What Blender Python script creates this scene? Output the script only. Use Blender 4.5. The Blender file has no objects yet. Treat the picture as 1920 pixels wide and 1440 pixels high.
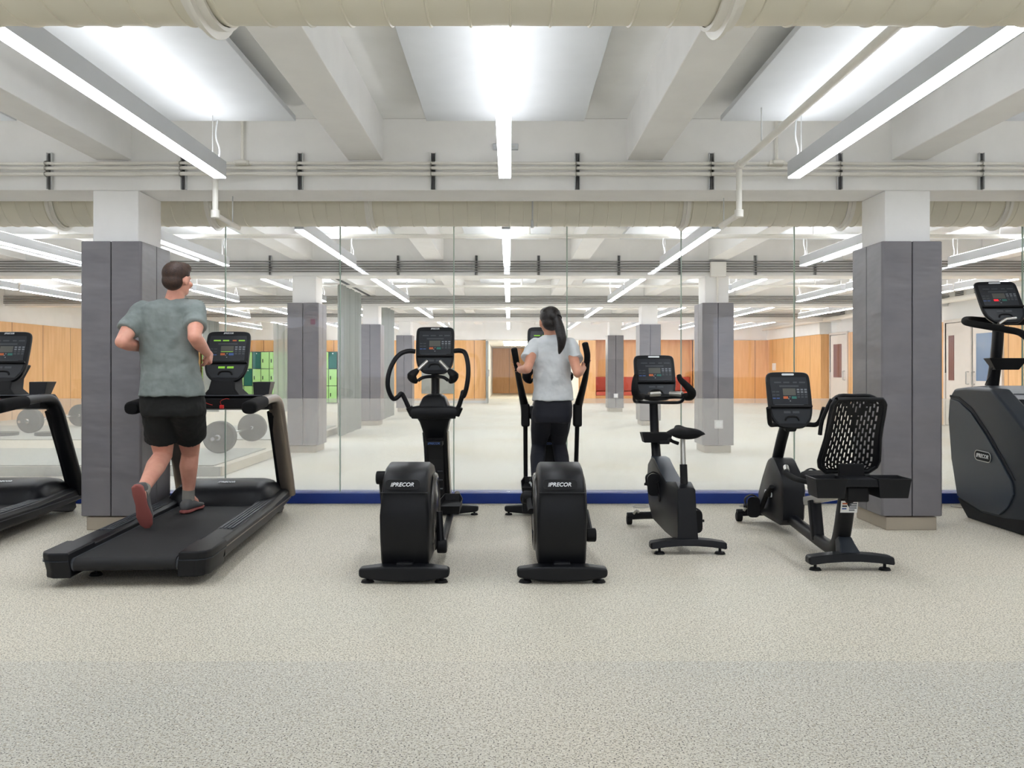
import bpy, bmesh, math, random
from mathutils import Vector, Matrix, Euler
C = bpy.context.scene.collection
S = bpy.context.scene
K = 1.08            # the whole place is drawn in units of K metres and scaled once at the end
H = 1.07            # eye height in those units
# ---------------------------------------------------------------- camera, world, exposure
cd = bpy.data.cameras.new('camera'); cam = bpy.data.objects.new('camera', cd); C.objects.link(cam)
cam.location = (0, 0, H*K); cam.rotation_euler = (math.pi/2, 0, 0)
cd.sensor_width = 36; cd.lens = 36*1608/1920; cd.shift_x = 5/1920; cd.shift_y = -28/1920
cd.clip_start = .05; cd.clip_end = 200
S.camera = cam
w = bpy.data.worlds.new('world'); S.world = w; w.use_nodes = True
w.node_tree.nodes['Background'].inputs[0].default_value = (.8, .85, 1, 1)
w.node_tree.nodes['Background'].inputs[1].default_value = 1.3
S.view_settings.view_transform = 'Standard'; S.view_settings.look = 'None'
S.view_settings.gamma = 1; S.view_settings.use_curve_mapping = False
S.view_settings.exposure = 0.70
S.cycles.max_bounces = 12; S.cycles.diffuse_bounces = 6; S.cycles.glossy_bounces = 4
S.cycles.transparent_max_bounces = 16; S.cycles.caustics_reflective = False; S.cycles.caustics_refractive = False
DOWN, UP = 16.0, 9.0          # lamp strength below and above each linear fitting
# ---------------------------------------------------------------- colours and materials
def lin(c):
    r = []
    for v in c[:3]:
        v = v/255
        r.append(v/12.92 if v <= .04045 else ((v+.055)/1.055)**2.4)
    return (r[0], r[1], r[2], 1)
def mat(name, col, rough=.5, metal=0, noise=None, bump=None, spec=.5, coat=0, stretch=None):
    """noise = (scale, colour, amount); bump = (scale, strength)"""
    m = bpy.data.materials.new(name); m.use_nodes = True
    nt = m.node_tree; b = nt.nodes['Principled BSDF']
    b.inputs['Base Color'].default_value = lin(col); b.inputs['Roughness'].default_value = rough
    b.inputs['Metallic'].default_value = metal; b.inputs['Specular IOR Level'].default_value = spec
    if coat: b.inputs['Coat Weight'].default_value = coat
    tc = nt.nodes.new('ShaderNodeTexCoord')
    n = nt.nodes.new('ShaderNodeTexNoise'); nt.links.new(tc.outputs['Object'], n.inputs['Vector'])
    sc, c2, amt = noise if noise else (5, tuple(max(0, v*.975) for v in col), .6)
    n.inputs['Scale'].default_value = sc; n.inputs['Detail'].default_value = 4
    rp = nt.nodes.new('ShaderNodeMapRange'); nt.links.new(n.outputs['Fac'], rp.inputs[0])
    rp.inputs[1].default_value = .4; rp.inputs[2].default_value = .65; rp.inputs[4].default_value = amt
    mx = nt.nodes.new('ShaderNodeMix'); mx.data_type = 'RGBA'
    nt.links.new(rp.outputs[0], mx.inputs[0]); mx.inputs[6].default_value = lin(col); mx.inputs[7].default_value = lin(c2)
    nt.links.new(mx.outputs[2], b.inputs['Base Color'])
    if bump:
        n2 = nt.nodes.new('ShaderNodeTexNoise'); src = tc.outputs['Object']
        if stretch:
            mp = nt.nodes.new('ShaderNodeMapping'); nt.links.new(src, mp.inputs[0]); mp.inputs['Scale'].default_value = stretch; mp.inputs['Rotation'].default_value = (.5, .35, 0); src = mp.outputs[0]
        nt.links.new(src, n2.inputs['Vector'])
        n2.inputs['Scale'].default_value = bump[0]; n2.inputs['Detail'].default_value = 3
        bp = nt.nodes.new('ShaderNodeBump'); bp.inputs['Strength'].default_value = bump[1]; bp.inputs['Distance'].default_value = bump[2] if len(bump) > 2 else .01
        nt.links.new(n2.outputs['Fac'], bp.inputs['Height']); nt.links.new(bp.outputs[0], b.inputs['Normal'])
    return m
def emit(name, col, s):
    m = bpy.data.materials.new(name); m.use_nodes = True; nt = m.node_tree
    nt.nodes.remove(nt.nodes['Principled BSDF']); e = nt.nodes.new('ShaderNodeEmission')
    e.inputs[0].default_value = lin(col); e.inputs[1].default_value = s
    nt.links.new(e.outputs[0], nt.nodes['Material Output'].inputs[0]); return m
def glassmat(name, tint, gl, diff=0, dcol=(235, 235, 230), grough=.0):
    m = bpy.data.materials.new(name); m.use_nodes = True; nt = m.node_tree
    nt.nodes.remove(nt.nodes['Principled BSDF'])
    t = nt.nodes.new('ShaderNodeBsdfTransparent'); t.inputs[0].default_value = lin(tint)
    g = nt.nodes.new('ShaderNodeBsdfGlossy'); g.inputs['Roughness'].default_value = grough
    fr = nt.nodes.new('ShaderNodeLayerWeight'); fr.inputs[0].default_value = .5
    pw = nt.nodes.new('ShaderNodeMath'); pw.operation = 'POWER'; nt.links.new(fr.outputs['Facing'], pw.inputs[0]); pw.inputs[1].default_value = 5
    ma = nt.nodes.new('ShaderNodeMath'); ma.operation = 'MULTIPLY_ADD'; ma.use_clamp = True
    nt.links.new(pw.outputs[0], ma.inputs[0]); ma.inputs[1].default_value = gl*.7; ma.inputs[2].default_value = .035*gl
    mx = nt.nodes.new('ShaderNodeMixShader'); nt.links.new(ma.outputs[0], mx.inputs[0])
    nt.links.new(t.outputs[0], mx.inputs[1]); nt.links.new(g.outputs[0], mx.inputs[2]); out = mx
    if diff:
        d = nt.nodes.new('ShaderNodeBsdfDiffuse'); d.inputs[0].default_value = lin(dcol)
        m2 = nt.nodes.new('ShaderNodeMixShader'); m2.inputs[0].default_value = diff
        tl = nt.nodes.new('ShaderNodeBsdfTranslucent'); tl.inputs[0].default_value = lin(dcol); m3 = nt.nodes.new('ShaderNodeMixShader'); m3.inputs[0].default_value = .45
        nt.links.new(d.outputs[0], m3.inputs[1]); nt.links.new(tl.outputs[0], m3.inputs[2])
        nt.links.new(mx.outputs[0], m2.inputs[1]); nt.links.new(m3.outputs[0], m2.inputs[2]); out = m2
    nt.links.new(out.outputs[0], nt.nodes['Material Output'].inputs[0]); return m
def floor_mat():
    m = bpy.data.materials.new('speckled_rubber'); m.use_nodes = True; nt = m.node_tree; b = nt.nodes['Principled BSDF']
    L = nt.links; N = nt.nodes.new
    tc = N('ShaderNodeTexCoord'); sp = N('ShaderNodeSeparateXYZ'); L.new(tc.outputs['Object'], sp.inputs[0])
    def ramp(src, a, bb):
        r = N('ShaderNodeMapRange'); L.new(src, r.inputs[0]); r.inputs[1].default_value = a; r.inputs[2].default_value = bb; return r.outputs[0]
    def mixc(f, a, bcol):
        x = N('ShaderNodeMix'); x.data_type = 'RGBA'
        L.new(f, x.inputs[0]) if not isinstance(f, float) else setattr(x.inputs[0], 'default_value', f)
        for v, i in ((a, 6), (bcol, 7)):
            if isinstance(v, tuple): x.inputs[i].default_value = lin(v)
            else: L.new(v, x.inputs[i])
        return x.outputs[2]
    def noise(sc, det=2):
        n = N('ShaderNodeTexNoise'); L.new(tc.outputs['Object'], n.inputs['Vector']); n.inputs['Scale'].default_value = sc; n.inputs['Detail'].default_value = det
        return n.outputs['Fac']
    # rolls of flooring laid across the room, each of a slightly different tone
    base = mixc(ramp(sp.outputs['Y'], 3.13, 3.15), (203, 201, 191), (216, 211, 195))
    base = mixc(ramp(sp.outputs['Y'], 4.42, 4.44), base, (222, 214, 198))
    base = mixc(ramp(sp.outputs['Y'], 6.9, 6.92), base, (232, 230, 224))
    base = mixc(ramp(noise(.6), .35, .7), base, (222, 214, 197))
    dk = mixc(ramp(noise(170, 1), .57, .64), base, (92, 88, 80))
    lt = mixc(ramp(noise(120, 1), .62, .68), dk, (236, 233, 222))
    md = mixc(ramp(noise(90, 2), .56, .64), lt, (180, 172, 154))
    L.new(md, b.inputs['Base Color']); b.inputs['Roughness'].default_value = .55; b.inputs['Specular IOR Level'].default_value = .3
    bp = N('ShaderNodeBump'); bp.inputs['Strength'].default_value = .15; bp.inputs['Distance'].default_value = .003
    L.new(noise(160), bp.inputs['Height']); L.new(bp.outputs[0], b.inputs['Normal'])
    return m
def wood_mat(name, c1, c2, axis):
    m = bpy.data.materials.new(name); m.use_nodes = True; nt = m.node_tree; b = nt.nodes['Principled BSDF']; L = nt.links; N = nt.nodes.new
    tc = N('ShaderNodeTexCoord'); mp = N('ShaderNodeMapping'); L.new(tc.outputs['Object'], mp.inputs[0])
    mp.inputs['Scale'].default_value = (6, 6, .7)
    n = N('ShaderNodeTexNoise'); L.new(mp.outputs[0], n.inputs['Vector']); n.inputs['Scale'].default_value = 2.5; n.inputs['Detail'].default_value = 6
    r = N('ShaderNodeMapRange'); L.new(n.outputs['Fac'], r.inputs[0]); r.inputs[1].default_value = .3; r.inputs[2].default_value = .7
    x = N('ShaderNodeMix'); x.data_type = 'RGBA'; L.new(r.outputs[0], x.inputs[0]); x.inputs[6].default_value = lin(c1); x.inputs[7].default_value = lin(c2)
    # joints between the sheets, every 1.1 units along the wall
    sp = N('ShaderNodeSeparateXYZ'); L.new(tc.outputs['Object'], sp.inputs[0])
    a = N('ShaderNodeMath'); a.operation = 'PINGPONG'; a.inputs[1].default_value = .55; L.new(sp.outputs[axis], a.inputs[0])
    lt = N('ShaderNodeMath'); lt.operation = 'LESS_THAN'; lt.inputs[1].default_value = .008; L.new(a.outputs[0], lt.inputs[0])
    y = N('ShaderNodeMix'); y.data_type = 'RGBA'; L.new(lt.outputs[0], y.inputs[0]); L.new(x.outputs[2], y.inputs[6]); y.inputs[7].default_value = lin((110, 75, 40))
    L.new(y.outputs[2], b.inputs['Base Color']); b.inputs['Roughness'].default_value = .45
    return m
def skin_mat(name, c, c2):
    m = mat(name, c, .5, noise=(14, c2, .5), bump=(60, .1, .002)); m.node_tree.nodes['Principled BSDF'].inputs['Subsurface Weight'].default_value = .08
    m.node_tree.nodes['Principled BSDF'].inputs['Subsurface Scale'].default_value = .01
    return m
M = dict(
 floor=floor_mat(),
 white=mat('white_paint', (238, 236, 230), .6, bump=(40, .05)), wall=mat('white_wall', (243, 243, 241), .6),
 conc=mat('painted_concrete', (243, 242, 240), .65, bump=(25, .08)),
 slab=mat('painted_slab', (245, 245, 243), .7), panel=mat('white_panel', (214, 217, 220), .8),
 duct=mat('painted_duct', (228, 223, 206), .45), pipe=mat('painted_pipe', (236, 233, 225), .4),
 galv=mat('galvanised', (205, 206, 206), .45, .15), fix=mat('fixture_grey', (206, 209, 213), .5),
 pad=mat('grey_vinyl', (117, 114, 117), .42, bump=(1.6, .38, .05), noise=(4, (108, 106, 110), .8), stretch=(1, 1, 3.2)),
 padseam=mat('dark_seam', (30, 30, 32), .8), stone=mat('taupe_base', (168, 158, 142), .5),
 blue=mat('blue_kerb', (10, 52, 140), .4), joint=mat('glass_edge', (166, 186, 172), .2),
 glass=glassmat('clear_glass', (253, 253, 253), .7), pale_layer=glassmat('pale_glass_layer', (250, 251, 249), .6, .21, (250, 247, 244)),
 woodx=wood_mat('oak_panel', (234, 184, 124), (222, 166, 104), 'X'), woody=wood_mat('oak_panel_side', (234, 186, 130), (220, 168, 110), 'Y'),
 wood=mat('oak_edge', (206, 148, 88), .5), red=mat('red_vinyl', (188, 74, 52), .5), green=mat('light_green_enamel', (160, 206, 134), .45),
 teal=mat('dark_green_enamel', (0, 92, 82), .45), blk=mat('black_plastic', (14, 15, 19), .42, spec=.28, noise=(30, (14, 16, 19), .6), bump=(300, .05, .001)),
 blk2=mat('soft_black', (12, 12, 14), .6, spec=.3), navy=mat('slate_plastic', (34, 40, 48), .4, spec=.4), face=mat('console_face', (20, 26, 35), .3, coat=.3),
 belt=mat('treadmill_belt', (22, 22, 24), .75, bump=(200, .2, .002)), foam=mat('foam_grip', (11, 11, 12), .8, spec=.25),
 silver=mat('silver_metal', (190, 188, 182), .3, .85), chrome=mat('chrome', (225, 225, 225), .15, 1), bronze=mat('bronze_silver', (142, 132, 122), .38, .75),
 disc=mat('smoked_disc', (70, 68, 66), .22, .4), lcd=mat('lcd_window', (86, 86, 80), .3), lgrey=mat('label_grey', (120, 124, 130), .5), dgrey=mat('dark_grey', (64, 67, 73), .5),
 logo=mat('logo_white', (225, 228, 230), .4), orange=mat('orange_mark', (196, 98, 48), .5), tealb=mat('teal_mark', (40, 110, 100), .5), bluem=mat('blue_mark', (60, 90, 150), .5),
 redm=mat('red_mark', (220, 40, 40), .5), cord=mat('red_cord', (190, 40, 25), .5),
 curtain=mat('grey_curtain', (140, 143, 138), .8), mat_grey=mat('platform_mat', (176, 177, 172), .7, noise=(20, (160, 160, 155), .7)), platf=mat('platform_beige', (208, 200, 184), .6),
 plate=mat('rubber_plate', (52, 56, 54), .6), sticker=mat('paper_white', (238, 238, 236), .6), shade_grey=mat('shade_toned_conduit', (128, 128, 124), .5), dwin=mat('door_glass_red', (118, 78, 76), .2), dblue=mat('door_glass_blue', (92, 122, 158), .15),  # the conduit tone is darkened to carry shadow lines
 door=mat('door_paint', (222, 214, 204), .5), tee=mat('heather_grey_cotton', (132, 140, 138), .9, noise=(9, (112, 120, 118), .8), bump=(9, .6, .02)),
 teew=mat('pale_grey_cotton', (208, 211, 212), .9, noise=(9, (196, 200, 202), .8), bump=(9, .6, .02)), shorts=mat('black_shorts_cloth', (18, 19, 17), .85, bump=(10, .5, .02)),
 legg=mat('navy_knit', (9, 12, 25), .8), hair=mat('brown_hair', (62, 40, 28), .6, noise=(60, (40, 26, 20), .9), bump=(120, .6, .004)), hairb=mat('black_hair', (28, 20, 18), .5, noise=(60, (14, 10, 10), .9), bump=(120, .6, .004)),
 skin=skin_mat('skin_pink', (226, 166, 144), (206, 138, 118)), skinw=skin_mat('skin_tan', (206, 150, 124), (184, 124, 100)), shoe=mat('grey_trainer', (92, 92, 92), .7), shoer=mat('red_sole', (152, 84, 78), .7),
 sock=mat('grey_sock', (150, 146, 138), .9), eye=mat('eye_white', (235, 232, 228), .3), lips=mat('lip', (180, 100, 92), .5),
 lamp=emit('lamp_lens', (243, 248, 255), DOWN), lamp2=emit('inner_lamp_lens', (243, 248, 255), DOWN*1.12), lampup2=emit('inner_lamp_uplight', (250, 252, 255), UP*1.7), lampup=emit('lamp_uplight', (250, 252, 255), UP), led=emit('green_led', (150, 210, 80), .55), corr=emit('corridor_lamp', (255, 246, 228), 28), hred=emit('red_led', (255, 50, 60), .9),
)
# ---------------------------------------------------------------- shape helpers
def W(px, py, Y): return Vector(((px-955)*Y/1608, Y, H-(py-692)*Y/1608))
def B(): return bmesh.new()
def bx(bm, x0, x1, y0, y1, z0, z1):
    v = [bm.verts.new((x, y, z)) for z in (z0, z1) for y in (y0, y1) for x in (x0, x1)]
    for f in ((0, 2, 3, 1), (4, 5, 7, 6), (0, 1, 5, 4), (2, 6, 7, 3), (0, 4, 6, 2), (1, 3, 7, 5)): bm.faces.new([v[i] for i in f])
    return bm
def loft(bm, loops, cap=True, closed=True):
    L = [[bm.verts.new(p) for p in l] for l in loops]; n = len(L[0])
    for a, b in zip(L, L[1:]):
        for i in range(n if closed else n-1):
            j = (i+1) % n; bm.faces.new((a[i], a[j], b[j], b[i]))
    if cap: bm.faces.new(L[0][::-1]); bm.faces.new(L[-1])
    return bm
def prism(bm, poly, axis, a0, a1):
    """poly in the two other axes: x -> (y,z), y -> (x,z), z -> (x,y)"""
    def p(u, v, a): return {'x': (a, u, v), 'y': (u, a, v), 'z': (u, v, a)}[axis]
    return loft(bm, [[p(u, v, a0) for u, v in poly], [p(u, v, a1) for u, v in poly]])
def catmull(pts, n=6):
    P_ = [Vector(p) for p in pts]
    if len(P_) < 3: return P_
    out = []
    for i in range(len(P_)-1):
        p0 = P_[max(i-1, 0)]; p1 = P_[i]; p2 = P_[i+1]; p3 = P_[min(i+2, len(P_)-1)]
        for k in range(n):
            t = k/n
            out.append(.5*((2*p1)+(p2-p0)*t+(2*p0-5*p1+4*p2-p3)*t*t+(3*p1-p0-3*p2+p3)*t*t*t))
    out.append(P_[-1]); return out
def tube(bm, pts, r, seg=12, smooth=6, sx=1, sy=1, up=None, cap=True, sq=1):
    """r: number or list (one per control point); sx, sy squash the section; sq<1 makes it boxier"""
    n0 = len(pts); P_ = catmull(pts, smooth) if smooth > 1 and n0 > 2 else [Vector(p) for p in pts]
    rs = r if isinstance(r, (list, tuple)) else [r]*n0
    m = len(P_)
    def rad(i):
        t = i/(m-1)*(n0-1); k = min(int(t), n0-2); f = t-k; return rs[k]*(1-f)+rs[k+1]*f
    loops = []; ref = Vector(up) if up else None
    prev = None
    for i, p in enumerate(P_):
        d = (P_[min(i+1, m-1)]-P_[max(i-1, 0)]).normalized()
        if prev is None:
            a = ref if ref else (Vector((0, 0, 1)) if abs(d.z) < .9 else Vector((1, 0, 0)))
            u = d.cross(a).normalized()
        else:
            u = (prev-d*prev.dot(d)).normalized() if not ref else d.cross(ref).normalized()
        v = u.cross(d).normalized() if ref is None else u.cross(d).normalized(); prev = u
        R = rad(i); lp = []
        for k in range(seg):
            t = 2*math.pi*k/seg; c, s = math.cos(t), math.sin(t)
            c = math.copysign(abs(c)**sq, c); s = math.copysign(abs(s)**sq, s)
            lp.append(p+u*c*R*sx+v*s*R*sy)
        loops.append(lp)
    return loft(bm, loops, cap)
def cyl(bm, a, b, r, seg=20, r2=None): return tube(bm, [a, b], [r, r if r2 is None else r2], seg, 1)
def ell(bm, c, r, rot=None, seg=20):
    m = Matrix.Translation(Vector(c))
    if rot: m = m @ Euler(rot).to_matrix().to_4x4()
    m = m @ Matrix.Diagonal((r[0], r[1], r[2], 1))
    bmesh.ops.create_uvsphere(bm, u_segments=seg, v_segments=max(8, seg//2+2), radius=1, matrix=m); return bm
def rrect(w, h, r, n=5):
    o = []
    for cx, cy, a in ((w/2-r, h/2-r, 0), (-w/2+r, h/2-r, 90), (-w/2+r, -h/2+r, 180), (w/2-r, -h/2+r, 270)):
        for k in range(n+1):
            t = math.radians(a+90*k/n); o.append((cx+r*math.cos(t), cy+r*math.sin(t)))
    return o
def new_obj(name, me, parent):
    o = bpy.data.objects.new(name, me); C.objects.link(o)
    if parent: o.parent = parent
    return o
def world_of(o):
    m = Matrix.Identity(4)
    while o: m = Matrix.LocRotScale(o.location, o.rotation_euler, o.scale) @ m; o = o.parent
    return m
def mk(name, bm, m, parent=None, bev=0, seg=2, local=False, smooth=True, tr=None, sharp=35):
    """one mesh object; vertices are given in place (world), or local=True in the parent's own frame"""
    bmesh.ops.remove_doubles(bm, verts=bm.verts, dist=1e-6)
    bmesh.ops.recalc_face_normals(bm, faces=bm.faces)
    if tr: bm.transform(tr)
    if parent and not local: bm.transform(world_of(parent).inverted())
    for f in bm.faces: f.smooth = smooth
    if smooth and not bev:
        for e in bm.edges:
            if len(e.link_faces) == 2 and e.calc_face_angle(0) > math.radians(sharp): e.smooth = False
    me = bpy.data.meshes.new(name); bm.to_mesh(me); bm.free()
    me.materials.append(M[m] if isinstance(m, str) else m)
    o = new_obj(name, me, parent)
    if bev:
        b = o.modifiers.new('b', 'BEVEL'); b.width = bev; b.segments = seg; b.limit_method = 'ANGLE'; b.angle_limit = math.radians(28); b.harden_normals = True
    return o
def tag(o, label, cat, group=None, kind=None):
    o['label'] = label; o['category'] = cat
    if group: o['group'] = group
    if kind: o['kind'] = kind
    return o
def thing(name, label, cat, loc=(0, 0, 0), rz=0, group=None):
    o = bpy.data.objects.new(name, None); C.objects.link(o); o.empty_display_size = .1
    o.location = loc; o.rotation_euler = (0, 0, rz); return tag(o, label, cat, group)
def struct(o, label=None, cat=None):
    o['kind'] = 'structure'
    if label: o['label'] = label
    if cat: o['category'] = cat
    return o
def dup(root, delta, label=None, group=None, only=None):
    r = root.copy(); C.objects.link(r); r.location = Vector(root.location)+Vector(delta)
    if label: r['label'] = label
    if group: r['group'] = group
    for ch in list(root.children):
        c = ch.copy(); C.objects.link(c); c.parent = r
        for g in list(ch.children):
            d = g.copy(); C.objects.link(d); d.parent = c
    return r
def text_bm(s, size, shear=.25, extrude=.0012, bold=.02):
    cu = bpy.data.curves.new('lettering', 'FONT'); cu.body = s; cu.size = size; cu.shear = shear; cu.extrude = extrude
    cu.offset = bold*size; cu.align_x = 'CENTER'; cu.align_y = 'CENTER'; cu.resolution_u = 3
    o = bpy.data.objects.new('lettering', cu); me = bpy.data.meshes.new_from_object(o)
    bm = bmesh.new(); bm.from_mesh(me); bpy.data.objects.remove(o); bpy.data.curves.remove(cu); bpy.data.meshes.remove(me)
    return bm
def frame(origin, right, up):
    """matrix taking (u right, v up, w out of the face) to the place"""
    r = Vector(right).normalized(); u = Vector(up).normalized(); n = r.cross(u)
    m = Matrix((r, u, n)).transposed().to_4x4(); m.translation = Vector(origin); return m
def logo(parent, origin, right, up, width, m='logo'):
    size = width/4.35; bm = text_bm('PRECOR', size)
    for k in range(3):      # the three slanted bars before the word
        x = -width/2+size*.10+k*size*.17; h = size*.36
        v = [bm.verts.new((x+a+s*h*.25, s*h, z)) for z in (0, .0012) for a, s in ((0, -1), (size*.09, -1), (size*.09, 1), (0, 1))]
        for f in ((0, 1, 2, 3), (7, 6, 5, 4), (0, 4, 5, 1), (1, 5, 6, 2), (2, 6, 7, 3), (3, 7, 4, 0)): bm.faces.new([v[i] for i in f])
    for vv in bm.verts:
        pass
    return mk('lettering', bm, m, parent, tr=frame(origin, right, up), smooth=False)
ORD = ['first', 'second', 'third', 'fourth', 'fifth', 'sixth', 'seventh', 'eighth', 'ninth', 'tenth', 'eleventh', 'twelfth', 'thirteenth', 'fourteenth', 'fifteenth', 'sixteenth', 'seventeenth', 'eighteenth', 'nineteenth', 'twentieth']
# ================================================================ THE ROOM
XL, XR, YB, YF, ZS = -9.6, 8.35, -5.0, 26.9, 2.75
BAY = 5.28; G0 = 5.75; GL = 6.92      # first girder's face and the glass wall
struct(mk('floor', bx(B(), XL-.2, XR+.3, YB-.2, 38.3, -.1, 0), 'floor', smooth=False), 'pale speckled rubber floor', 'floor')
struct(mk('ceiling', bx(B(), XL-.2, XR+.3, YB-.2, YF+.3, ZS, ZS+.15), 'slab', smooth=False), 'white painted concrete ceiling slab', 'ceiling')
bm = B(); bx(bm, XL-.1, XR+.1, YB-.15, YB, 0, .85); bx(bm, XL-.1, XR+.1, YB-.15, YB, 2.25, ZS)
WN = [(-9.2+1.95*i, -9.2+1.95*i+1.7) for i in range(9)]  # unseen windows, added so sky light brightens the ceiling
for a0, b0 in zip([XL-.1]+[q[1] for q in WN], [q[0] for q in WN]+[XR+.1]): bx(bm, a0, b0, YB-.15, YB, .85, 2.25)
struct(mk('wall_camera_side', bm, 'wall', smooth=False), 'white wall with added fill-light windows behind the camera', 'wall')
for i, (a0, b0) in enumerate(WN):
    bm = B()
    for q in (a0, (a0+b0)/2-.02, b0-.04): bx(bm, q, q+.04, YB-.1, YB-.04, .85, 2.25)
    for q in (.85, 2.21): bx(bm, a0, b0, YB-.1, YB-.04, q, q+.04)
    struct(mk('window_%d' % (i+41), bm, 'white', smooth=False), 'white framed window added behind the camera for fill daylight, %s from the left' % ORD[i], 'window')
wl = struct(mk('wall_left', bx(B(), XL-.15, XL, YB, YF+.2, 0, ZS), 'wall', smooth=False), 'long white left wall above oak panels', 'wall')
struct(mk('trim_1', bx(B(), XL, XL+.03, 7.2, YF, 0, 1.97), 'woody', smooth=False), 'oak panelling along the left wall', 'panelling')
wr = struct(mk('wall_right', bx(B(), XR, XR+.15, YB, YF+.2, 0, ZS), 'wall', smooth=False), 'white right wall with doors and vents', 'wall')
for i, (a, b_) in enumerate(((7.2, 14.42), (16.42, 21.05))):
    struct(mk('trim_%d' % (2+i), bx(B(), XR-.03, XR, a, b_, 0, 1.97), 'woody', smooth=False), 'oak panelling on the right wall ' + ('next to the double door, glass side', 'between the two doors')[i], 'panelling')
struct(mk('trim_4', bx(B(), 8.1, XR, 22.3, YF, 0, 1.975), 'woody', smooth=False), 'oak cladding on the projecting far right corner', 'panelling')
struct(mk('wall_bulkhead', bx(B(), 8.05, XR, 22.25, YF, 1.975, ZS), 'wall', smooth=False))
# far wall with its corridor opening and bench niche
bm = B(); bx(bm, XL, XR, YF, YF+.15, 1.99, ZS)
bx(bm, XL, -.74, YF+.03, YF+.15, 0, 1.99); bx(bm, 2.17, 2.71, YF+.03, YF+.15, 0, 1.99); bx(bm, 5.77, XR, YF+.03, YF+.15, 0, 1.99)
struct(mk('wall_back', bm, 'wall', smooth=False), 'far white wall above oak panels', 'wall')
for i, (a, b_) in enumerate(((-5.3, -.74), (2.17, 2.71), (5.77, 8.1))):
    struct(mk('trim_%d' % (5+i), bx(B(), a, b_, YF-.02, YF+.03, 0, 1.97), 'woodx', smooth=False), 'oak panelling on the far wall ' + ('between lockers and corridor', 'between corridor and bench niche', 'right of the bench niche')[i], 'panelling')
struct(mk('trim_8', bx(B(), XL, -5.3, YF-.02, YF+.03, 1.62, 1.97), 'woodx', smooth=False), 'oak fascia above the lockers', 'panelling')
struct(mk('baseboard_back', bx(B(), -5.3, -.74, YF-.04, YF-.02, 0, .09), 'galv', smooth=False))
bm = B(); bx(bm, -.9, -.74, YF+.03, 38, 0, 1.99); bx(bm, 2.17, 2.33, YF+.15, 38, 0, 1.99); bx(bm, -.9, 2.33, YF+.15, 38.2, 1.99, 2.1)
struct(mk('wall_corridor', bm, 'wall', smooth=False), 'white corridor walls and ceiling beyond the opening', 'corridor')
struct(mk('wall_corridor_end', bx(B(), -.74, 2.17, 38, 38.1, 0, 1.99), 'woodx', smooth=False), 'oak wall closing the corridor', 'wall')
for k in range(4):
    y = 28.6+k*1.5
    tag(mk('corridor_light', bx(B(), -.2, 1.9, y, y+.05, 1.97, 1.99), 'corr', smooth=False), 'white light line across corridor ceiling, %s from its mouth' % ORD[k], 'light', 'corridor light lines')
t = thing('corridor_door', 'grey door leaf standing open at left of the corridor mouth', 'door', (-.72, YF-.03, 0))
mk('leaf', bx(B(), -.72, -.66, YF-.45, YF+.35, .01, 1.95), 'curtain', t, bev=.005)
mk('handle', bx(B(), -.66, -.62, YF-.38, YF-.33, .85, 1.05), 'silver', t)
bm = B(); bx(bm, 2.71, 5.77, YF+.55, YF+.6, 0, 1.99); bx(bm, 2.66, 2.71, YF+.03, YF+.6, 0, 1.99); bx(bm, 5.77, 5.82, YF+.03, YF+.6, 0, 1.99); bx(bm, 2.66, 5.82, YF+.15, YF+.6, 1.99, 2.04)
struct(mk('wall_niche', bm, 'woodx', smooth=False), 'oak lined bench niche in the far wall', 'niche')
t = thing('niche_bench', 'long red upholstered bench in the far oak niche', 'bench', (4.24, YF+.1, 0))
mk('seat', bx(B(), 2.72, 5.76, YF+.02, YF+.44, .24, .36), 'red', t, bev=.02)
mk('backrest', bx(B(), 2.72, 5.76, YF+.45, YF+.54, .37, .82), 'red', t, bev=.02)
mk('base', bx(B(), 2.72, 5.76, YF+.04, YF+.44, 0, .238), 'wood', t)
t = tag(mk('notice_board', bx(B(), -2.75, -1.72, YF-.05, YF-.02, .3, 1.1), 'curtain', bev=.004), 'pale grey panel fixed low on the oak wall left of the corridor', 'panel')
# doors on the right wall
def door_leaf(t, y0, y1, win, wm, hy):
    mk('leaf', bx(B(), XR-.05, XR-.02, y0+.02, y1-.02, .02, 1.93), 'door', t, bev=.004)
    mk('glazing', bx(B(), XR-.056, XR-.05, win[0], win[1], .86, 1.7), wm, t)
    mk('handle', tube(B(), [(XR-.05, hy, .8), (XR-.1, hy, .8), (XR-.1, hy, 1.02), (XR-.05, hy, 1.02)], .012, 8, 1), 'silver', t)
def door_frame(t, y0, y1):
    bm = B(); bx(bm, XR-.06, XR, y0-.06, y0, 0, 2.0); bx(bm, XR-.06, XR, y1, y1+.06, 0, 2.0); bx(bm, XR-.06, XR, y0, y1, 1.94, 2.0); mk('door_frame', bm, 'door', t)
t = thing('door_1', 'single pale door with narrow dark red glazing near the far right corner', 'door', (XR-.03, 21.6, 0)); t['kind'] = 'structure'
door_leaf(t, 21.12, 22.18, (21.42, 21.95), 'dwin', 21.22); door_frame(t, 21.12, 22.18)
t = thing('door_2', 'pale double door with blue glazing right of the right column', 'door', (XR-.03, 15.4, 0)); t['kind'] = 'structure'
door_leaf(t, 15.42, 16.32, (16.0, 16.2), 'dwin', 15.5); door_leaf(t, 14.5, 15.38, (14.62, 15.24), 'dblue', 15.3); door_frame(t, 14.5, 16.32)
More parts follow.
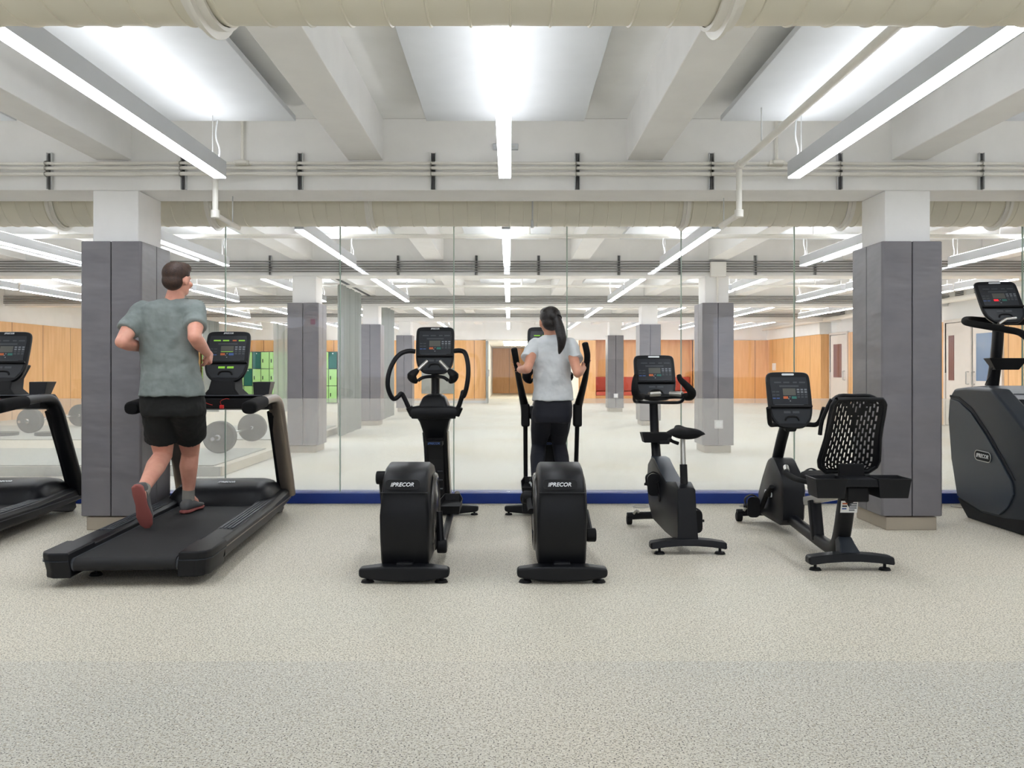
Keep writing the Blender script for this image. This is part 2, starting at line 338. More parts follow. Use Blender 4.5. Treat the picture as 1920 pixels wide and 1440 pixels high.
for i, (y, n) in enumerate(((22.1, 'nearer the far corner'), (21.4, 'over the single door'), (15.85, 'over the double door, farther'), (15.2, 'over the double door, nearer'))):
    x = XR-.02 if y < 22.2 else 8.03
    t = thing('air_vent', 'square grey louvred vent high on the right wall, ' + n, 'vent', (x, y, 2.44), group='vents on the right wall')
    mk('vent_frame', bx(B(), x-.01, x+.02, y-.17, y+.17, 2.32, 2.56), 'white', t)
    bm = B()
    for k in range(7): bx(bm, x-.02, x-.01, y-.14, y+.14, 2.34+k*.03, 2.355+k*.03)
    mk('louvres', bm, 'dgrey', t)
tag(mk('wall_pipe', cyl(B(), (7.93, 7.2, 2.31), (7.93, 26.8, 2.31), .05), 'pipe'), 'white pipe running high along the right wall', 'pipe')
tag(mk('paper_notice', bx(B(), 8.075, 8.1, 26.05, 26.35, 1.03, 1.25), 'sticker', smooth=False), 'white paper notice on the oak wall near the far corner', 'notice')
# ---- glass wall: kerb, panes with a pale translucent layer over the lower part, joints
struct(mk('trim_9', bx(B(), XL, XR, 6.82, 7.02, 0, .082), 'blue', bev=.004), 'blue kerb under the glass wall', 'kerb')
struct(mk('wall_header', bx(B(), XL, XR, 6.87, 6.97, 2.43, ZS), 'white', smooth=False))
xs = [-9.6]; x = -4.145+.0
PX = [-3, 210, 423, 638, 851, 1063, 1277, 1489, 1704, 1917]
xj = [(p-955)*GL/1608 for p in PX]
while xj[0]-.918 > XL: xj.insert(0, xj[0]-.918)
while xj[-1]+.918 < XR: xj.append(xj[-1]+.918)
for i, (a, b_) in enumerate(zip([XL]+xj, xj+[XR])):
    wd = struct(mk('window_%d' % (i+1), bx(B(), a+.004, b_-.004, GL-.006, GL+.006, .083, 2.43), 'glass', smooth=False), 'clear full height glass pane, number %d from the left wall' % (i+1), 'glass pane')
    mk('pale_layer', bx(B(), a+.004, b_-.004, GL-.0085, GL-.0065, .083, .833), 'pale_layer', wd, smooth=False)
    if i: mk('joint', bx(B(), a-.004, a+.004, GL-.007, GL+.007, .083, 2.43), 'joint', wd, smooth=False)
# ---- girders, joists, panels, lights
def bayname(k): return ('behind the camera', 'on the near side of the glass', 'in the first bay behind the glass', 'in the second bay behind the glass', 'in the third bay behind the glass', 'in the last bay before the far wall')[k+2] if k < 4 else ''
GIRD = [G0+BAY*k for k in range(-2, 4)]
for k, y in enumerate(GIRD):
    struct(mk('beam', bx(B(), XL, XR, y, y+.38, 2.268, ZS), 'conc', bev=.006), 'deep white concrete girder across the room, %s from the camera side' % ORD[k], 'beam')
JX = [-.964+1.79*k for k in range(-4, 6)]; JX[4] = -.964; JX[5] = .907; JX[3] = -2.65; JX[6] = 2.68
for k in range(-1, 5):
    y0, y1 = G0+BAY*(k-1)+.38, G0+BAY*k
    if k == 1: y0 = 6.97
    if k == 4: y1 = YF
    for j, x in enumerate(JX):
        if k == -1 and False: continue
        o = mk('beam', bx(B(), x-.118, x+.118, y0, y1, 2.47, ZS), 'conc', bev=.006)
        struct(o, 'white ceiling joist, %s from the left, %s' % (ORD[j], bayname(k-1)), 'beam')
PXC = [-.025-1.78*4, -.025-1.78*3, -.025-1.78*2, -1.835, -.025, 1.82, -.025+1.79*2+.02, -.025+1.79*3, -.025+1.79*4]
def panel_y(k):
    if k == 0: return .95, 5.38
    if k == -1: return -4.2, .1
    return G0+BAY*(k-1)+1.0, G0+BAY*(k-1)+4.53
for k in range(-1, 5):
    a, b_ = panel_y(k)
    for j, x in enumerate(PXC):
        tag(mk('ceiling_panel', bx(B(), x-.495, x+.495, a, b_, 2.625, 2.66), 'panel', bev=.003), 'white acoustic panel hung under slab, %s from the left, %s' % (ORD[j], bayname(k-1)), 'ceiling panel', 'white panels %s' % bayname(k-1))
LX0 = [-5.0, -3.44, -1.82, -.028, 1.79, 3.5, 5.2]
LX = [-7.5, -6.1, -4.85, -3.3, -1.82, -.028, 1.79, 3.42, 5.15, 6.8]
def light(x, y0, y1, label, grp, m1='lamp', m2='lampup'):
    t = thing('linear_light', label, 'light', (x, (y0+y1)/2, 2.27), group=grp)
    bm = B(); bx(bm, x-.038, x+.038, y0, y1, 2.278, 2.375)
    mk('housing', bm, 'fix', t, smooth=False)
    mk('lens', bx(B(), x-.036, x+.036, y0+.004, y1-.004, 2.27, 2.2785), m1, t, smooth=False)
    mk('uplight', bx(B(), x-.028, x+.028, y0+.03, y1-.03, 2.3745, 2.379), m2, t, smooth=False)
    for yy in (y0+.12, y1-.14):
        bm = B(); zt = ZS; tube(bm, [(x, yy, 2.375), (x, yy, zt)], .0025, 6, 1); mk('suspension_wire', bm, 'galv', t)
    mk('flex', tube(B(), [(x+.004, y1-.05, 2.375), (x+.012, y1-.05, 2.44), (x-.008, y1-.06, 2.52), (x, y1-.05, 2.628)], .005, 8, 5), 'logo', t)
    return t
posn = lambda j, n: ORD[j]+' from the left'
l0 = light(LX0[0], 2.95, 5.40, '', '')
for j, x in enumerate(LX0):
    lb = 'long linear light before the glass, %s' % posn(j, 7); g = 'linear lights before the glass'
    o = l0 if j == 0 else dup(l0, (x-LX0[0], 0, 0)); o['label'] = lb; o['group'] = g
    for q, (dy) in enumerate((-5.05,)):
        dup(l0, (x-LX0[0], dy, 0), 'long linear light behind the camera, %s' % posn(j, 7), 'linear lights behind the camera')
ROWS = [(7.42, 10.0, 0, ''), (11.5, 13.04, 1, ', front row'), (13.2, 15.3, 1, ', rear row'), (16.8, 18.0, 2, ', front row'), (18.15, 20.1, 2, ', rear row'), (21.95, 23.5, 3, ', front row'), (23.7, 25.9, 3, ', rear row')]
for y0, y1, k, rw in ROWS:
    for j, x in enumerate(LX):
        lb, g = 'linear light %s, %s%s' % (bayname(k), posn(j, 10), rw), 'linear lights %s%s' % (bayname(k), rw)
        if j == 0: pr = light(x, y0, y1, lb, g, 'lamp2', 'lampup2')
        else: dup(pr, (x-LX[0], 0, 0), lb, g)
# ---- columns and their padding
def column(xc, y, lab, k):
    bm = B(); bx(bm, xc-.152, xc+.152, y+.0, y+.38, 0, 2.268); 
    struct(mk('column', bm, 'conc', bev=.006), 'white square column ' + lab, 'column')
    bm = B(); bx(bm, xc-.168, xc+.168, y-.055, y+.43, 0, .088); struct(mk('baseboard_column', bm, 'stone', bev=.004), 'taupe plinth around the column ' + lab, 'plinth')
    t = thing('column_padding', 'tall grey vinyl padding strapped round the column ' + lab, 'padding', (xc, y+.19, .095), group='grey column padding')
    T = .05; x0, x1, ya, yb = xc-.152-T, xc+.152+T, y-.07, y+.43; g = .0025; z0, z1 = .095, 1.918; i = .002
    mx, my = (x0+x1)/2, (ya+yb)/2; c = .012
    for sx in (-1, 1):
        for sy in (-1, 1):
            X = x0 if sx < 0 else x1; Yy = ya if sy < 0 else yb; ix = xc+sx*.153; iy = (y-.002) if sy < 0 else y+.382
            poly = [(mx+sx*g, Yy), (X-sx*c, Yy), (X, Yy-sy*c), (X, my+sy*g), (ix, my+sy*g), (ix, iy), (mx+sx*g, iy)]
            if sx*sy < 0: poly = poly[::-1]
            n = 24; loops = [[(u, v, z0+(z1-z0)*q/n) for u, v in poly] for q in range(n+1)]
            mk('pad', loft(B(), loops), 'pad', t, bev=.006)
    return t
for k in range(4):
    for xc, side in ((-2.64, 'left'), (2.67, 'right')):
        column(xc, G0+BAY*k, ('before the glass', 'in the second row', 'in the third row', 'in the farthest row')[k]+', '+side+' aisle', k)
def box_sw(x, y, z, lab):
    t = thing('socket_box', lab, 'socket', (x, y, z))
    mk('box', bx(B(), x-.055, x+.055, y-.03, y, z-.055, z+.055), 'galv', t, bev=.004); mk('cover', bx(B(), x-.037, x+.037, y-.036, y-.03, z-.037, z+.037), 'logo', t)
box_sw(2.67, G0+BAY-.071, .365, 'white socket box low on the padded column in the second row')
box_sw(2.67, G0+BAY*3-.071, .4, 'white socket box low on the farthest padded column')
tag(mk('warning_sticker', bx(B(), -2.64+.1, -2.64+.16, G0+BAY-.074, G0+BAY-.0705, 1.64, 1.71), mat('plum_sticker', (118, 84, 96), .5)), 'small plum sticker high on the padded column behind the runner', 'sticker')
# ---- ducts
def duct(yc, zc, r, x0, x1, label, flanges, step=.1033, off=0):
    t = thing('air_duct', label, 'duct', ((x0+x1)/2, yc, zc)); bm = B(); seg = 64
    prof = []; x = x0
    while x < x1-step:
        prof += [(x, r), (x+step-.008, r), (x+step-.006, r+.004), (x+step-.002, r+.004)]; x += step
    prof.append((x1, r))
    loops = [[(px_, yc+rr*math.cos(2*math.pi*k/seg), zc+rr*math.sin(2*math.pi*k/seg)) for k in range(seg)] for px_, rr in prof]
    loft(bm, loops); mk('duct_body', bm, 'duct', t, sharp=40)
    for fx in flanges:
        bm = B(); tr = [(fx-.028, r+.004), (fx-.028, r+.014), (fx-.006, r+.014), (fx-.005, r+.034), (fx+.005, r+.034), (fx+.006, r+.014), (fx+.028, r+.014), (fx+.028, r+.004)]
        loft(bm, [[(px_, yc+rr*math.cos(2*math.pi*k/seg), zc+rr*math.sin(2*math.pi*k/seg)) for k in range(seg)] for px_, rr in tr], False); mk('flange', bm, 'pipe', t, sharp=40)
    return t
duct(2.15, 2.199, .25, XL, XR, 'large cream spiral duct overhead nearest the camera', [-3.3, -.76, .54, 3.2])
t_duct = duct(6.45, 2.344, .20, XL, XR, 'cream spiral duct along the top of the glass wall', [-5.8, -4.6, -3.36, -2.2, -1.03, 1.3, 2.5, 3.65, 4.8, 6])
for i, (dy, dz, rr) in enumerate(((6.45, 2.344, .2),)):
    t = t_duct
    mk('hanger_strap', tube(B(), [(.17, dy+(rr+.006)*math.cos(a), dz+(rr+.006)*math.sin(a)) for a in [math.radians(180+15*q) for q in range(13)]], .006, 6, 1), 'galv', t)
    mk('hanger_bolt', cyl(B(), (.17, dy-.1, dz-rr+.03), (.17, dy-.1, dz-rr-.03), .01, 8), 'galv', t)
# ---- conduits and strut brackets on the girders
def conduit(pts, r, label, grp=None, mt='pipe', name='conduit'): return tag(mk(name, tube(B(), pts, r, 10, 1 if len(pts) < 4 else 5), mt), label, 'conduit' if name == 'conduit' else 'pipe', grp)
for i, (z, r) in enumerate(((2.438, .010), (2.406, .011), (2.367, .013))):
    conduit([(XL, G0-.045, z), (-2.84, G0-.045, z), (-2.6, G0-.045, z+.003), (2.5, G0-.045, z), (XR, G0-.045, z)], r, '%s white conduit on the girder before the glass' % ('top', 'middle', 'bottom')[i], 'conduits on the near girder')
def strut(x, y, z0, z1, lab, grp, w_=.018):
    t = thing('strut_bracket', lab, 'bracket', (x, y, z0), group=grp)
    bm = B(); bx(bm, x-w_, x+w_, y-.006, y-.001, z0, z1); bx(bm, x-w_, x-w_+.004, y-.028, y-.006, z0, z1); bx(bm, x+w_-.004, x+w_, y-.028, y-.006, z0, z1); mk('channel', bm, 'galv', t)
    return t
SB = [(91, 0), (343, 0), (562, 0), (812, 0), (1083, 0), (1335, 0), (1576, 0), (1842, 0)]
for i, (p, _) in enumerate(SB):
    x = (p-955)*5.72/1608
    t = strut(x, G0, 2.272, 2.515, 'galvanised strut bracket on near girder, %s from the left' % ORD[i], 'strut brackets on the near girder')
    for z in (2.438, 2.406, 2.367): mk('pipe_clamp', tube(B(), [(x-.012, G0-.03, z-.016), (x-.012, G0-.062, z-.008), (x-.012, G0-.062, z+.008), (x-.012, G0-.03, z+.018)], .004, 6, 4), 'silver', t)
t = thing('strut_bracket', 'short horizontal strut above the conduits behind the middle light', 'bracket', (-.03, G0, 2.55)); mk('channel', bx(B(), -.11, .06, G0-.03, G0-.001, 2.535, 2.575), 'fix', t, bev=.004); mk('slot', bx(B(), -.09, .04, G0-.034, G0-.03, 2.55, 2.56), 'galv', t)
for sx, nm in ((-1.778, 'left'), (1.778, 'right')):
    t = thing('junction_box', 'white junction box with riser above conduits, near the %s light end' % nm, 'junction box', (sx, G0-.04, 2.43))
    mk('box', bx(B(), sx-.05, sx+.05, G0-.07, G0-.002, 2.425, 2.455), 'pipe', t, bev=.006); mk('riser', tube(B(), [(sx, G0-.04, 2.45), (sx, G0-.04, 2.68), (sx, G0-.06, ZS)], .011, 8, 1), 'pipe', t)
    mk('cover', ell(B(), (sx, G0-.075, 2.44), (.04, .02, .018)), 'pipe', t)
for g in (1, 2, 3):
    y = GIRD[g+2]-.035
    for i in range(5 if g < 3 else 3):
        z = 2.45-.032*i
        conduit([(XL, y, z), (XR, y, z)], .0085, 'conduit with shadow painted in as grey, on the %s girder behind the glass, %s down' % (ORD[g-1], ORD[i]), 'conduits on girders behind the glass', 'shade_grey')  # the grey stands in for shadow below and between these conduits
for i, p in enumerate((505, 637, 746, 893, 1010, 1161, 1275, 1418, 1530)):
    x = (p-955)*10.98/1608; strut(x, GIRD[3], 2.28, 2.53, 'thin dark strut bracket on first girder behind glass, %s from the left' % ORD[i], 'strut brackets behind the glass', .02)
t = thing('junction_box', 'pale square junction box on the column top in the second row', 'junction box', (2.66, GIRD[3]-.03, 2.33)); mk('box', bx(B(), 2.57, 2.77, GIRD[3]-.09, GIRD[3]-.01, 2.25, 2.44), 'white', t, bev=.005); mk('riser', cyl(B(), (2.67, GIRD[3]-.03, 1.93), (2.67, GIRD[3]-.03, 2.25), .012), 'pipe', t)
# ---- sprinkler pipes
def fitting(p, q, r): return tube(B(), [p, q], r, 14, 1)
t = thing('sprinkler_pipe', 'white sprinkler pipe sloping overhead toward the right, elbowed down at the girder', 'pipe', (1.5, 4, 2.4))
mk('run', tube(B(), [(1.5, 2.46, 2.4), (1.5, 5.58, 2.4)], .021, 14, 1), 'pipe', t)
mk('drop', tube(B(), [(1.5, 5.6, 2.4), (1.5, 5.6, 2.09)], .019, 14, 1), 'pipe', t)
mk('branch', tube(B(), [(1.5, 5.6, 2.08), (1.5, 6.08, 2.085)], .019, 14, 1), 'pipe', t)
for a, b_ in (((1.5, 5.54, 2.4), (1.5, 5.63, 2.4)), ((1.5, 5.6, 2.11), (1.5, 5.6, 2.06)), ((1.5, 2.95, 2.4), (1.5, 3.15, 2.4)), ((1.5, 2.55, 2.4), (1.5, 2.72, 2.4))): mk('fitting', fitting(a, b_, .029), 'pipe', t, bev=.004)
mk('tee', tube(B(), [(1.5, 3.05, 2.4), (1.5, 3.05, 2.62)], [.026, .022], 14, 1), 'pipe', t)
mk('hanger', tube(B(), [(1.5, 5.1, 2.42), (1.5, 5.1, ZS)], .004, 6, 1), 'galv', t); mk('hanger', tube(B(), [(1.5, 6.0, 2.1), (1.5, 6.0, 2.268)], .004, 6, 1), 'galv', t)
t = thing('sprinkler_pipe', 'white pipe dropping behind the left light and elbowing under the girder', 'pipe', (-1.92, 5.6, 2.4))
mk('run', tube(B(), [(-1.92, 4.2, 2.4), (-1.92, 5.58, 2.4)], .019, 14, 1), 'pipe', t); mk('drop', tube(B(), [(-1.92, 5.6, 2.4), (-1.92, 5.6, 2.09)], .019, 14, 1), 'pipe', t)
mk('branch', tube(B(), [(-1.92, 5.6, 2.08), (-1.92, 6.08, 2.07)], .017, 14, 1), 'pipe', t); mk('fitting', fitting((-1.92, 5.6, 2.11), (-1.92, 5.6, 2.055), .028), 'pipe', t, bev=.006); mk('hanger', tube(B(), [(-1.92, 5.95, 2.09), (-1.92, 5.95, 2.268)], .004, 6, 1), 'galv', t)
for g in range(3):
    y = 8.75+BAY*g
    t = thing('sprinkler_pipe', 'cream pipe crossing the ceiling %s' % bayname(g), 'pipe', (0, y, 2.42), group='cross pipes behind the glass')
    mk('run', tube(B(), [(-8, y, 2.425), (7.6, y, 2.425)], .022, 10, 1), 'pipe', t)
    for x in (-4.6, -1.35, .2, 3.1, 5.0): mk('hanger', tube(B(), [(x, y, 2.42), (x, y, 2.63 if abs(x+1.35) < .1 or x == .2 else 2.7)], .006 if x != .2 else .014, 8, 1), 'pipe', t)
# ---- curtains
def curtain(xc, y0, y1, z1, label, mt='curtain', folds=9, amp=.055, xe=None):
    n = folds*8; bm = B(); pts = []
    for i in range(n+1):
        f = i/n; pts.append((xc+(xe-xc if xe is not None else 0)*f+amp*math.sin(f*folds*2*math.pi)+.015*math.sin(f*17), y0+(y1-y0)*f))
    th = .004
    lo = [[(x, y, z) for x, y in pts]+[(x+th, y, z) for x, y in pts[::-1]] for z in (.03, .6, 1.3, z1)]
    loft(bm, lo); return tag(mk('curtain', bm, mt), label, 'curtain', 'divider curtains')
curtain(-2.66, 13.35, 15.2, 2.39, 'tall grey divider curtain bunched behind the second column row', folds=10)
curtain(-2.66, 17.9, 19.5, 2.39, 'narrower grey divider curtain farther down the same track', folds=7)
curtain(-7.0, 19.6, 20.6, 2.2, 'pale grey curtain far left beyond the runner', folds=6, mt='curtain')
curtain(-5.75, 20.9, 21.6, 2.2, 'sheer pale curtain hanging in front of the green lockers', mt=glassmat('sheer_cloth', (250, 250, 250), 0, .45, (190, 194, 190)), folds=6, xe=-4.9)
t = thing('curtain_track', 'dark curtain track along the ceiling over the divider curtains', 'track', (-2.66, 15, 2.46))
mk('rail', bx(B(), -2.68, -2.64, 12.9, 19.6, 2.455, 2.47), 'dgrey', t)
# ---- lockers along the far wall
cols = 16; lw = .262; darkset = {(0, 6), (1, 5), (2, 10), (2, 11), (0, 15), (1, 13), (2, 3), (0, 2), (1, 1)}
lk = None
for c_ in range(cols):
    for r_ in range(3):
        x0 = -5.33-(cols-c_)*lw; z1 = 1.60-r_*.525
        dark = (r_, c_) in darkset; t = thing('locker', '%s locker in the %s row, %s from the left' % ('dark teal green' if dark else 'light green', ('top', 'middle', 'bottom')[r_], ORD[c_]), 'locker', (x0+lw/2, YF-.03, z1-.52), group='dark green lockers' if dark else 'light green lockers')
        mk('body', bx(B(), x0+.002, x0+lw-.002, YF-.36, YF-.025, z1-.522, z1-.003), 'padseam', t, smooth=False)
        mk('door', bx(B(), x0+.010, x0+lw-.010, YF-.375, YF-.361, z1-.515, z1-.008), 'teal' if dark else 'green', t, smooth=False)
        if dark: mk('vent', cyl(B(), (x0+lw*.5, YF-.376, z1-.05), (x0+lw*.5, YF-.38, z1-.05), .018, 10), 'logo', t)
        else: mk('handle', bx(B(), x0+.05, x0+.075, YF-.39, YF-.376, z1-.33, z1-.22), 'blk', t, smooth=False)
# ---- lifting platform, barbells, loose plates
t = thing('lifting_platform', 'low wide grey and beige training platform behind the glass at left', 'platform', (-6.2, 12.4, 0))
mk('deck', bx(B(), XL+.1, -2.86, 8.55, 19.5, .002, .1), 'platf', t, bev=.005)
mk('mat', bx(B(), XL+.12, -2.95, 8.56, 10.4, .1005, .112), 'mat_grey', t, smooth=False); mk('mat', bx(B(), XL+.12, -2.95, 11.7, 14.6, .1005, .112), 'mat_grey', t, smooth=False)
mk('fascia', bx(B(), XL+.12, -2.88, 8.535, 8.549, .004, .098), 'mat_grey', t, smooth=False)
def barbell(x, y0, y1, z, label, r=.183, dx=0):
    t = thing('barbell', label, 'barbell', (x, (y0+y1)/2, z), group='barbells on the platform')
    d = Vector((dx, y1-y0, 0)).normalized(); a = Vector((x, y0, z+r)); b_ = a+d*(y1-y0)
    mk('bar', cyl(B(), a, b_, .014), 'chrome', t); mk('sleeve', cyl(B(), a-d*.36, a, .022), 'chrome', t); mk('sleeve', cyl(B(), b_, b_+d*.36, .022), 'chrome', t)
    for p, s in ((a, -1), (b_, 1)):
        for q in range(2):
            c0 = p+d*s*(.0+.055*q); bm = B(); pr = [(.024, 0), (r*.93, 0), (r, .006), (r, .044), (r*.93, .05), (r*.8, .044), (r*.4, .044), (.35*r, .05), (.024, .05)]
            loops = []
            u = d.cross(Vector((0, 0, 1))); v = Vector((0, 0, 1))
            for rr, h in pr: loops.append([c0+d*s*h+u*rr*math.cos(2*math.pi*k/40)+v*rr*math.sin(2*math.pi*k/40) for k in range(40)])
            loft(bm, loops, False); bm.faces.new([vv for vv in bm.verts[:40]][::-1]) if False else None
            mk('weight_plate', bm, 'plate', t)
        cc = p+d*s*.12; mk('collar', cyl(B(), cc, cc+d*s*.035, .034), 'chrome', t)
    return t
barbell(-3.31, 9.85, 11.35, .112, 'loaded barbell nearest the platform edge, seen under the treadmill rail', dx=-.1)
barbell(-7.2, 12.95, 14.35, .112, 'loaded barbell at the far left side of the platform')
for i, (px_, py_, Y_) in enumerate(((8, 812, 12.4), (92, 813, 12.4))):
    p = W(px_, py_, Y_); tag(mk('weight_plate', cyl(B(), (p.x, p.y, .1125), (p.x, p.y, .16), .19, 32), 'plate', bev=.01), ('dark plate lying flat left of the far barbell', 'dark plate lying flat in front of the far barbell')[i], 'weight plate')
tag(mk('slam_ball', ell(B(), (-2.45-.6, 13.6, .112+.1), (.1, .1, .1)), 'plate'), 'small dark ball on the platform beside the padded column', 'ball')
# ---- floor rings, seams
for i, (px_, d) in enumerate(((1202, 'behind the upright bike'), (1402, 'behind the recumbent bike'), (1800, 'beside the stair machine'))):
    x = (px_-955)*6.66/1608; t = thing('floor_outlet', 'round metal floor outlet ' + d, 'floor outlet', (x, 6.66, 0), group='floor outlets by the glass')
    mk('ring', tube(B(), [(x+.062*math.cos(a), 6.66+.062*math.sin(a), .002) for a in [2*math.pi*q/28 for q in range(29)]], .004, 6, 1), 'silver', t); mk('lid', cyl(B(), (x, 6.66, 0), (x, 6.66, .0035), .058, 28), 'stone', t)
# ================================================================ MACHINES
def console(t, bottom, right, up, w=.27, h=.32, lit=False, badge='badge', red=False):
    """bottom: middle of the lower edge; right/up: directions along the face; the face looks along right x up"""
    F = frame(bottom, right, up)
    def outline(s, dz=0):
        pts = [(-.30, 0), (-.16, -.03), (.16, -.03), (.30, 0), (.42, .10), (.485, .26), (.50, .45), (.50, .80), (.485, .93), (.42, .985), (.25, 1), (-.25, 1), (-.42, .985), (-.485, .93), (-.50, .80), (-.50, .45), (-.485, .26), (-.42, .10)]
        q = catmull([(x*w, y*h, 0) for x, y in pts]+[(pts[0][0]*w, pts[0][1]*h, 0)], 3)[:-1]
        return [((p.x)*s, (p.y-h*.5)*s+h*.5, dz) for p in q]
    shell = mk('console', loft(B(), [outline(.80, -.055), outline(.93, -.04), outline(1, -.015), outline(1, .0), outline(.975, .007)]), 'blk', t, tr=F, sharp=50)
    def plate(name, x0, x1, y0, y1, z, m, th=.0015, par=shell, bev=0):
        return mk(name, bx(B(), x0*w, x1*w, y0*h, y1*h, z, z+th), m, par, tr=F, smooth=False)
    pl = [(-.40, .40), (.40, .40), (.425, .8), (.405, .9), (-.405, .9), (-.425, .8)]
    mk('display_panel', loft(B(), [[(x*w, y*h, z) for x, y in pl] for z in (.0072, .0095)]), 'face', shell, tr=F, smooth=False)
    for i, x in enumerate((-.33, -.12, .10, .24)):
        wd = (.16, .14, .09, .14)[i]
        plate('readout', x, x+wd, .79, .815, .0096, 'led' if lit and i != 2 else ('dgrey' if not lit else 'orange'), .0006)
    plate('message_strip', -.22, .22, .72, .748, .0096, 'dgrey', .0006)
    plate('screen', -.15, .14, .565, .69, .0096, 'lcd', .0006)
    if lit: plate('screen_line', -.14, .13, .568, .577, .0103, 'led', .0004)
    plate('stop_button', -.15, -.045, .50, .545, .0096, 'hred' if red else 'orange', .0008); plate('go_button', .04, .15, .50, .545, .0096, 'tealb' if not lit else 'bluem', .0008)
    for cx in (.20, .285, .37):
        for cy in (.52, .565, .61, .655): plate('key', cx-.028, cx+.028, cy, cy+.028, .0096, 'lgrey' if cy > .6 else 'dgrey', .0006)
    for cx in (-.36, -.27):
        for cy in (.50, .56, .62): plate('key', cx-.035, cx+.035, cy, cy+.018, .0096, 'bluem' if cy < .55 else 'dgrey', .0006)
    for cx, cy in ((0, .535), (0, .46), (-.03, .50)): plate('key', cx-.012, cx+.012, cy-.01, cy+.01, .0096, 'lgrey', .0006)
    mk('reading_ledge', bx(B(), -.475*w, .475*w, .335*h, .375*h, .004, .028), 'blk2', shell, tr=F, bev=.003)
    plate('ledge_insert', -.36, .30, .385, .40, .0072, 'dgrey', .001)
    pl = [(-.30, .05), (.30, .05), (.40, .16), (.44, .31), (-.44, .31), (-.40, .16)]
    mk('lower_panel', loft(B(), [[(x*w, y*h, z) for x, y in pl] for z in (.0072, .0088)]), 'face', shell, tr=F, smooth=False)
    for x in ((-.17, -.02), (.03, .18)): plate('small_readout', x[0], x[1], .235, .275, .009, 'led' if lit else 'dgrey', .0006)
    mk('scoop', tube(B(), [(-.16*w, .10*h, .006), (-.1*w, .17*h, .010), (.1*w, .17*h, .010), (.16*w, .10*h, .006)], .007, 8, 4), 'blk2', shell, tr=F)
    bd = [(x, y+.952*h, .0065) for x, y in rrect(.28*w, .036*h, .0175*h)]
    b = mk('badge', loft(B(), [bd, [(x, y, .0095) for x, y, _ in bd]]), 'logo' if badge == 'badge' else 'blk', shell, tr=F, smooth=False)
    if badge != 'badge': logo(b, F @ Vector((0, .952*h, .0096)), right, up, .24*w)
    return shell
def foot(t, x, y, r=.033, z=.02, stem=.05):
    bm = B(); cyl(bm, (x, y, 0), (x, y, .012), r, 20, r*.8); cyl(bm, (x, y, .012), (x, y, stem), .008, 10); return mk('levelling_foot', bm, 'blk2', t)
